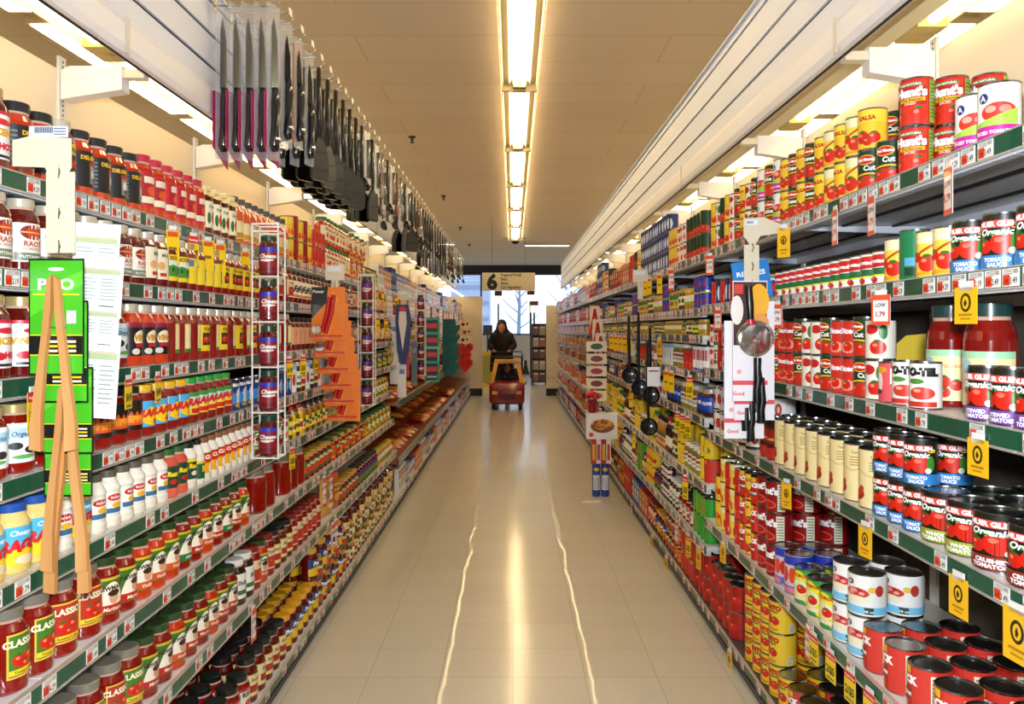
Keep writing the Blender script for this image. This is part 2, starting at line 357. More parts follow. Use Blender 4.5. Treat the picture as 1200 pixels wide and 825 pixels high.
for side in 'LR':
    S = SIDES[side]
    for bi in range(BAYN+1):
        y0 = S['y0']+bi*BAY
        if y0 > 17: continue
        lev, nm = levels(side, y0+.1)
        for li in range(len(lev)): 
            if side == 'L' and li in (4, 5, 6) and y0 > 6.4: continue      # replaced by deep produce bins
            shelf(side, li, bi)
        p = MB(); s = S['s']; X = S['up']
        p.box(*sorted((s*(X+.0), s*(X+.03))), y0, y0+BAY-.002, 1.80, 2.415, mat('#efe2c9', .55)); p.box(*sorted((s*(X+.001), s*(X+.03))), y0, y0+BAY-.002, .05, 1.80, noisy('#5d544a', '#4a433b', 8, .7))  # lower panel painted dark to stand in for shade inside the shelves
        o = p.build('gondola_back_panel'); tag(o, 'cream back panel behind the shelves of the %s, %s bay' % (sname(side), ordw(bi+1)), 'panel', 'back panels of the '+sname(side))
        if bi > 0:
            u = MB(); u.box(*sorted((s*(X-.012), s*(X-.001))), y0-.022, y0+.020, .05, 2.46, mat('#e6e3dc', .4))
            for k in range(34): u.box(*sorted((s*(X-.013), s*(X-.011))), y0-.004, y0+.002, 1.86+k*.0175, 1.868+k*.0175, DARK)
            o = u.build('slotted_upright'); tag(o, 'slotted white upright post at the start of the %s bay of the %s' % (ordw(bi+1), sname(side)), 'upright', 'uprights of the '+sname(side))
    # canopy
    s = S['s']; xf = S['fas']; t = empty('lighting_canopy', (s*xf, .3, 2.39), 0, 'long white slatted lighting canopy above the shelves of the %s' % sname(side), 'canopy')
    YE = 18.0; f = MB(); cm = mat('#dde2f4', .5)
    y = -.2; 
    def fb(a0, a1, z0, z1, m, yy0=-.6, yy1=YE-.3): f.box(min(s*a0, s*a1), max(s*a0, s*a1), yy0, yy1, z0, z1, m)
    for z0, z1 in ((.125, .210), (.226, .350), (.366, .492), (.508, .545)): fb(-.004, .02, z0, z1, cm)
    fb(.006, .018, .0, .54, mat('#14141f', .7))
    fb(-.02, .024, .545, .552, cm)
    f.build('slatted_fascia', t)
    f = MB(); f.prism([(s*.02, .0), (-s*.012, .004), (-s*.02, .03), (-s*.02, .10), (-s*.012, .122), (s*.02, .125)], 'y', -.6, YE-.3, mat('#e9e8f0', .45))
    for k in range(9): f.box(*sorted((-s*.023, -s*.0195)), k*2.44-.1, k*2.44-.07, .002, .123, mat('#d8d2c8', .5))
    f.build('rounded_lower_band', t)
    for bi in range(1, BAYN+1):
        y0 = S['y0']+bi*BAY
        if y0 > 17.5: continue
        a = MB(); yy = y0-.3; X = S['up']-xf
        am = mat('#f1f0f0', .45)
        a.prism([(s*(X-.02), -.09), (s*(X-.02), .015), (s*(X-.05), .03), (s*(X-.24), .03), (s*(X-.24), -.055)], 'y', yy-.03, yy+.03, am)
        a.prism([(s*(X-.24), -.01), (s*(X-.24), .02), (s*.024, .02), (s*.024, -.01)], 'y', yy-.022, yy+.022, mat('#e9e0c8', .5))
        a.build('canopy_arm', t)
    LM = mat('#ffeabb', .5, emit=P_LENS)
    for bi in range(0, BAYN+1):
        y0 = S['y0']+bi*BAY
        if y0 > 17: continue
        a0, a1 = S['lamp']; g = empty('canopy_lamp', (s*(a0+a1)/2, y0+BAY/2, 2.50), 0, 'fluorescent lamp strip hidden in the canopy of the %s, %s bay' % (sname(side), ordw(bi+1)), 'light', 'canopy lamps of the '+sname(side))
        hw = (a1-a0)/2; h = MB(); hm = mat('#e8d7a8', .5)
        h.box(-hw, hw, -.61, .61, .02, .035, hm); h.box(-hw, -hw+.006, -.61, .61, -.02, .02, hm); h.box(hw-.006, hw, -.61, .61, -.02, .02, hm)
        for q in (-.605, .53): h.box(-hw+.0015, hw-.0015, q, q+.075, -.03, .019, mat('#bfa868', .5))
        h.build('housing', g)
        h = MB(); h.tube([(0, -.53, -.004), (0, .53, -.004)], .019, LM, 8); h.build('tube', g)
        h = MB(); h.box(-hw+.006, hw-.006, -.53, .53, .012, .018, mat('#ffe9b8', .5, emit=P_LENS*.45)); h.build('glowing_reflector', g)  # reflector behind the tube, its lamplit look put in as emission
# cream panels closing the two runs at the shop-front end
for side, x0, x1 in (('L', -1.75, -.68), ('R', .74, 1.6)):
    p = MB(); p.box(x0, x1, 17.6, 17.7, .0, 2.2 if side == 'L' else 2.0, mat('#eadbc0', .6))
    if side == 'L': p.box(x0, x1, 17.58, 17.7, 0, .16, mat('#15120f', .5))
    else: p.box(x0, x1, 17.58, 17.7, 0, .16, mat('#15120f', .5))
    tag(p.build('run_end_panel'), 'tall cream panel with black foot closing the %s at its far end' % sname(side), 'panel')
# ---------------------------------------------------------------- products: label artwork wrapped on a cylinder
# art items, centimetres, v measured from the foot:  w v0 v1 col | r u0 u1 v0 v1 col | e u v ru rv col | t text u v size col [shear]
# | tom u v r | p [(u,vbottom,vtop)...] col | lines u0 u1 v0 v1 n col
def hexm(c): return mat(c, .38, coat=.15)
def wrap(mb, R, eps, cols, m, flat=None):
    """cols: [(u, v0, v1)...] strips in cm; placed on a cylinder of radius R cm"""
    vs = []; fs = []
    for u, v0, v1 in cols:
        if flat is None:
            a = u/R; r = (R+eps)/100; x = r*math.sin(a); y = -r*math.cos(a)
        else: x = u/100; y = -(flat+eps)/100
        vs += [(x, y, v0/100), (x, y, v1/100)]
    for i in range(len(cols)-1): fs.append((2*i, 2*i+2, 2*i+3, 2*i+1))
    mb.add(vs, fs, m, flat is None)
def draw(mb, R, art, su=1, sv=1, lod=0, flat=None, e0=.02):
    step = (.16, .3, .6)[lod]*R if flat is None else 99
    e = e0; de = .016
    def rng(u0, u1):
        n = max(1, int(math.ceil(abs(u1-u0)/step))); return [u0+(u1-u0)*i/n for i in range(n+1)]
    for it in art:
        k = it[0]
        if k == 'w':
            mb_m = hexm(it[3])
            if flat is None: wrap(mb, R, e, [(u, it[1]*sv, it[2]*sv) for u in rng(-PI*R, PI*R)], mb_m)
            else: wrap(mb, R, e, [(-R, it[1]*sv, it[2]*sv), (R, it[1]*sv, it[2]*sv)], mb_m, flat)
        elif k == 'r':
            wrap(mb, R, e, [(u, it[3]*sv, it[4]*sv) for u in rng(it[1]*su, it[2]*su)], hexm(it[5]), flat)
        elif k == 'e' or k == 'tom':
            if k == 'tom': L_ = [(it[1], it[2], it[3], it[3]*.9, '#d3200c'), (it[1]-it[3]*.3, it[2]+it[3]*.3, it[3]*.3, it[3]*.2, '#f58a6a')] + ([(it[1], it[2]+it[3]*.8, it[3]*.45, it[3]*.18, '#2f6b1c')] if lod == 0 else [])
            else: L_ = [it[1:]]
            for u, v, ru, rv, c in L_:
                n = (10, 6, 3)[lod]; cols = []
                for i in range(n+1):
                    t = -math.cos(PI*i/n); q = math.sin(PI*i/n)
                    cols.append((u*su+ru*su*t, (v-rv*q)*sv, (v+rv*q)*sv))
                wrap(mb, R, e, cols, hexm(c), flat); e += de*.6
        elif k == 'p':
            cols = []; P_ = it[1]
            for i in range(len(P_)-1):
                (u0, a0, c0), (u1, a1, c1) = P_[i], P_[i+1]; n = max(1, int(math.ceil(abs(u1-u0)*su/step)))
                cols += [((u0+(u1-u0)*j/n)*su, (a0+(a1-a0)*j/n)*sv, (c0+(c1-c0)*j/n)*sv) for j in range(n)]
            cols.append((P_[-1][0]*su, P_[-1][1]*sv, P_[-1][2]*sv)); wrap(mb, R, e, cols, hexm(it[2]), flat)
        elif k == 't' and lod < 2:
            vs, fs, wd = text2d(it[1], it[7] if len(it) > 7 else .02); sz = it[4]; sh = it[6] if len(it) > 6 and it[6] else 0
            out = []
            for x, y in vs:
                u = (it[2]+(x+y*sh)*sz)*su; v = (it[3]+y*sz)*sv
                if flat is None:
                    a = u/R; r = (R+e+(.10 if sz*su > 1.2 else .05))/100; out.append((r*math.sin(a), -r*math.cos(a), v/100))
                else: out.append((u/100, -(flat+e+.02)/100, v/100))
            mb.add(out, fs, hexm(it[5]))
        elif k == 'lines' and lod == 0:
            n = it[5]
            for i in range(n):
                v = it[3]+(it[4]-it[3])*(i+.5)/n; hh = (it[4]-it[3])/n*.22
                wrap(mb, R, e, [(u, (v-hh)*sv, (v+hh)*sv) for u in rng(it[1]*su, it[2]*su)], hexm(it[6]), flat)
        e += de
def jar_prof(r, h, sh):
    if sh == 'bottle': return [(0, 0), (r*.86, 0), (r, .012*h*5), (r, h*.60), (r*.93, h*.68), (r*.62, h*.80), (r*.46, h*.86), (r*.46, h*.93)], r*.52, h*.885
    if sh == 'waist': return [(0, 0), (r*.86, 0), (r, h*.04), (r, h*.16), (r*.92, h*.20), (r*.92, h*.64), (r, h*.67), (r*.93, h*.74), (r*.66, h*.83), (r*.62, h*.9)], r*.68, h*.875
    if sh == 'tall': return [(0, 0), (r*.88, 0), (r, h*.03), (r, h*.70), (r*.94, h*.77), (r*.70, h*.85), (r*.68, h*.92)], r*.74, h*.885
    if sh == 'squat': return [(0, 0), (r*.88, 0), (r, h*.05), (r, h*.72), (r*.9, h*.82), (r*.76, h*.87), (r*.76, h*.9)], r*.82, h*.86
    return [(0, 0), (r*.86, 0), (r*.98, h*.03), (r, h*.06), (r, h*.66), (r*.95, h*.74), (r*.80, h*.815), (r*.74, h*.84), (r*.73, h*.90)], r*.79, h*.875
def P100(p): return [(a/100, b_/100) for a, b_ in p]
BODY = {'red': ('#7a0a04', '#8f1206'), 'deep': ('#570704', '#680d05'), 'orange': ('#b82a07', '#cb3c0b'), 'amber': ('#d0490c', '#e06012'), 'white': ('#efe9da', '#e6dfcc'),
        'cream': ('#e8cf7e', '#e3c26a'), 'brown': ('#5a1e0c', '#3d1408'), 'pickle': ('#77701f', '#93892e'), 'dark': ('#241008', '#3a1a0a'), 'olive': ('#6a5a1c', '#3e3a18'),
        'blue': ('#1b3fb0', '#16379b'), 'pink': ('#cf4f3a', '#d9614a'), 'yellow': ('#e8b70a', '#f0c414'), 'honey': ('#b5700c', '#c98612')}
def bodym(n): a, c = BODY[n]; return noisy(a, c, 9, .12, coat=1.0)
def lidm(c): return mat(c, .3, .35 if c in ('#b8a46a', '#c9c2ae', '#8c8778', '#6b6352') else .0, coat=.3)
def make_parts(T, lod):
    """list of (part name, MB) for one product; the first is the body"""
    r, h = T['r'], T['h']; seg = (30, 18, 9)[lod]; sh = T['shape']; su = T.get('su', 1); sv = T.get('sv', 1); out = []
    if sh == 'can':
        b = MB(); p = [(0, .15), (r-.30, .15), (r-.22, 0), (r, .02), (r, .28), (r-.09, .36), (r-.09, h-.36), (r, h-.28), (r+.0, h), (r-.16, h), (r-.20, h-.30), (r-.9, h-.36), (r-1.0, h-.26), (r-1.5, h-.36), (0, h-.36)]
        if lod == 2: p = [(r, 0), (r, h), (r-.2, h), (r-.25, h-.3), (0, h-.3)]
        b.lathe(P100(p), seg, mat('#9a9a98', .22, 1)); out.append(('can_body', b))
        l = MB(); base = T['base']
        if lod == 2: l.lathe(P100([(r+.03, .4), (r+.03, h-.4)]), seg, hexm(base))
        else: l.lathe(P100([(r-.07, .38), (r-.07, h-.38)]), seg, hexm(base))
        draw(l, r-.07, T['art'] if lod < 2 else T['art'][:4], su, sv, lod, e0=.03 if lod < 2 else .12); out.append(('label', l))
    elif sh in ('box', 'carton'):
        b = MB(); d = T['d']; b.box(-r/100, r/100, -d/200, d/200, 0, h/100, hexm(T['base']))
        out.append(('carton', b)); l = MB(); draw(l, r, T['art'], su, sv, lod, flat=d/2, e0=.03)
        if l.v:
            out.append(('printed_front', l))
    elif sh == 'bag':
        b = MB(); d = T['d']; m = hexm(T['base']); nu, nv = 7, 7; vs = []; fs = []
        for sd in (-1, 1):
            for i in range(nu+1):
                for j in range(nv+1):
                    u = i/nu*2-1; v = j/nv; q = (1-u**2)**.5*(math.sin(PI*min(max(v, 0), 1))**.55)
                    vs.append((u*r/100*(.93+.07*abs(v-.5)*2), sd*q*d/200, v*h/100))
        N1 = (nu+1)*(nv+1)
        for sd in (0, 1):
            for i in range(nu):
                for j in range(nv):
                    a = sd*N1+i*(nv+1)+j; f = (a, a+nv+1, a+nv+2, a+1); fs.append(f if sd == 0 else f[::-1])
        b.add(vs, fs, m, True); out.append(('bag_body', b)); l = MB()
        draw(l, r, T['art'], su, sv, lod, flat=d/2, e0=.05)
        if l.v: out.append(('printed_front', l))
    else:
        p, lr, lz = jar_prof(r, h, sh); b = MB(); bm = bodym(T['body']); hz = h*T.get('fill', .83)
        ms = [bm if (p[i][1]+p[i+1][1])/2 < hz else (mat('#caa08c', .1, coat=1) if T['body'] not in ('white', 'cream') else bm) for i in range(len(p)-1)]
        b.lathe(P100(p), seg, ms); out.append(('jar_body', b))
        l = MB(); lc = T['lid']
        if lc == 'cloth':
            m = noisy('#e9cf86', '#f4e6bb', 20, .8); pr = [(lr*1.25, lz-1.2), (lr*1.45, lz-1.9), (lr*1.08, lz-.2), (lr*1.02, lz+.3), (lr*1.15, h-.5), (lr*.8, h), (0, h+.1)]
            l.lathe(P100(pr), seg, m)
            for k in range(0, len(l.v)): 
                x, y, z = l.v[k]; a = math.atan2(x, -y); q = 1+.09*math.sin(a*7); l.v[k] = (x*q, y*q, z+.0025*math.sin(a*5))
            l.lathe(P100([(lr*1.1, lz-.35), (lr*1.16, lz-.1), (lr*1.1, lz+.15)]), seg, mat('#c9962a', .6))
        else:
            l.lathe(P100([(lr*.9, lz-.1), (lr, lz), (lr, h-.25), (lr*.95, h-.02), (lr*.86, h), (0, h-.04)]), seg, lidm(lc))
            if T.get('lidtop') and lod < 2: 
                l.lathe(P100([(lr*.8, h+.005), (0, h+.02)]), seg, lidm(T['lidtop']))
        out.append(('lid', l))
        l = MB(); R = r*(.93 if sh == 'waist' else 1.0)+.01
        draw(l, R, T['art'], su, sv, lod, e0=.04); 
        if l.v: out.append(('label', l))
    return out
MESHES = {}
def meshes(tn, lod):
    k = (tn, lod)
    if k not in MESHES:
        parts = make_parts(TY[tn], lod)
        def fin(b, n):
            me = b.mesh(n)
            if lod < 2:
                try: me.set_sharp_from_angle(angle=math.radians(38))
                except Exception: pass
            return me
        if lod == 0: MESHES[k] = [(n, fin(b, n)) for n, b in parts]
        else:
            a = MB()
            for n, b in parts: a.merge(b)
            MESHES[k] = [(TY[tn]['kind'], fin(a, TY[tn]['kind']))] if lod == 1 else a
    return MESHES[k]

# art fragments ------------------------------------------------------------
def NUT(u, v0, v1, w_=2.2): return [('r', u-w_, u+w_, v0, v1, '#e9e4c6'), ('lines', u-w_*.8, u+w_*.8, v0+.4, v1-.4, 9, '#7d8272')]
def classic(inner, t2='Tomato'):
    return [('r', -3.7, 3.7, 3.2, 12.2, '#e6bd4a'), ('r', -3.3, 3.3, 3.6, 11.8, inner), ('t', 'CLASSICO', 0, 9.6, 1.35, '#f4ecc9', None, .05), ('tom', -1.2, 6.7, 1.5), ('tom', 1.4, 6.9, 1.7), ('tom', .2, 5.6, 1.2),
            ('r', -3.3, 3.3, 3.9, 5.0, '#f0cf2a'), ('t', t2+' & Basil', 0, 4.15, .55, '#5b2410')]
def newman(body2, word):
    return [('r', -5.2, 5.2, 2.6, 11.6, '#3f6b1c'), ('r', -5.2, 5.2, 11.0, 11.7, '#c9b42c'), ('p', [(-4.2+8.4*i/14, 2.9, 2.9+7.6*max(.02, math.sin(PI*i/14))**.6) for i in range(15)], '#f0e6cf'),
            ('t', "NEWMAN'S", 0, 8.5, 1.05, '#2b2118', None, .04), ('e', .3, 6.6, 1.3, 1.6, '#d9a07a'), ('e', .3, 7.7, 1.6, .8, '#3a2014'), ('r', -3.9, 3.9, 2.9, 4.9, body2), ('t', word, 0, 3.4, .95, '#f6e9cf', .2)]
def muir(c, w1, w2):
    return [('w', 3.0, 10.72, '#151c10'), ('tom', 1.0, 5.3, 2.4), ('tom', -2.5, 4.8, 1.6), ('e', 3.4, 8.6, 1.1, .5, '#e9cf20'), ('e', -3.0, 7.0, .9, .6, '#3f7d20'), ('e', 3.2, 5.4, .9, 2.0, '#3f8a2a'), ('e', -.4, 7.4, 1.0, .5, '#4f9a2a'), ('e', .4, 6.1, .8, .35, '#f0705a'), ('r', -3.3, 3.3, 8.4, 9.9, '#d8483c'), ('t', 'MUIR GLEN', 0, 8.7, .95, '#ffffff', None, .05),
            ('t', 'Organic', -.2, 7.0, 1.25, '#ffffff', .25, .04), ('e', 2.6, 3.8, .7, .7, '#e6f0dc'), ('w', .4, 3.0, c), ('t', w1, 0, 1.75, .75, '#f4f6fa', None, .05), ('t', w2, 0, .75, .75, '#f4f6fa', None, .05)] + NUT(-9.5, .8, 10.3)+[('r', 9.2, 11.5, .4, 10.7, '#dfe3e6')]
def hunts(base, big=False):
    return [('r', -3.9, 4.2, .4, 10.7, base), ('e', 0, 2.2, 3.9, 1.9, '#e0351c'), ('tom', 1.9, 2.6, 2.0), ('tom', -2.6, 2.2, 1.5), ('r', -3.4, 3.6, 4.9, 9.2, '#b30f0d'), ('t', "Hunt's", 0, 7.0, 1.95, '#ffffff', None, .07), ('r', -2.6, 3.3, 5.7, 6.6, '#e8b51c'), ('t', 'Fire Roasted', .3, 5.85, .6, '#5d1f06', .2),
            ('t', 'DICED', 0, 4.95, .6, '#ffe9c8'), ('r', -2.7, 2.7, 9.4, 10.2, '#3f7a35'), ('t', '100% NATURAL', 0, 9.55, .5, '#ffffff'), ('r', 4.2, 7.6, .4, 10.7, '#86a83c'), ('lines', 4.5, 7.3, 1.5, 10, 10, '#4d6b1f')]+[('r', -8, -4.2, .4, 10.7, '#8c1109')]
def delm(word='Cut', c2='#d8491c'):
    return [('w', .4, 10.7, '#10361d'), ('p', [(-4.5+9*i/10, .4, 3.2+1.0*math.sin(PI*i/10)) for i in range(11)], '#c02a12'), ('tom', -1.9, 2.3, 1.5), ('tom', 1.6, 2.4, 1.7), ('p', [(-4.2+8.4*i/8, 3.9+.6*math.sin(PI*i/8), 4.3+.7*math.sin(PI*i/8)) for i in range(9)], '#e8b31a'),
            ('e', -.4, 8.5, 2.4, 1.35, '#f0c024'), ('e', -.4, 8.5, 2.15, 1.12, '#c8160f'), ('t', 'Del Monte', -.4, 8.2, .72, '#ffffff', None, .05), ('t', word, .6, 5.6, 1.3, '#f3f5ee', None, .04)] + NUT(8.6, .8, 10.3)
def redpack(): return [('w', .4, 11.4, '#d3382c'), ('r', -5.4, 2.0, .4, 11.4, '#c41b14'), ('r', -5.4, 1.6, 9.6, 11.4, '#f0be1a'), ('t', 'REDPACK', -1.9, 7.4, 1.75, '#ffffff', None, .08), ('tom', -3.2, 2.0, 1.6), ('tom', .2, 2.1, 1.5), ('tom', -1.5, 3.0, 1.2), ('r', -4.8, 1.3, 4.0, 5.6, '#1d6b3a'), ('t', 'TOMATO PUREE', -1.8, 4.4, .75, '#ffffff', None, .05)] + NUT(8.4, 1.2, 10.6, 1.7)
def cento(): return [('w', .4, 11.4, '#eec52c'), ('tom', -1.6, 5.0, 2.2), ('tom', 1.8, 4.6, 1.7), ('t', 'CENTO', 0, 8.6, 1.7, '#c01c12', None, .08), ('r', -3, 3, 7.6, 8.1, '#2e6a35'), ('t', 'Italian Peeled', 0, 1.3, .8, '#c01c12'), ('r', 7.2, 9.2, 1.0, 4.0, '#f2f2e6'), ('lines', 7.3, 9.1, 1.1, 3.9, 8, '#111111'), ('e', -8, 6, 1.2, 1.0, '#c01c12')]
def tomcan(base, top=None, word=None, tc='#c01c12', extra=()):
    a = [('w', .4, 10.7, base)]
    if top: a.append(('w', 7.4, 10.7, top))
    a += [('tom', -1.4, 3.4, 1.9), ('tom', 1.7, 3.2, 1.7), ('tom', .1, 2.2, 1.3)]
    if word: a.append(('t', word, 0, 8.0, 1.1, tc, None, .05))
    return a + list(extra) + NUT(8.6, .8, 10.3)
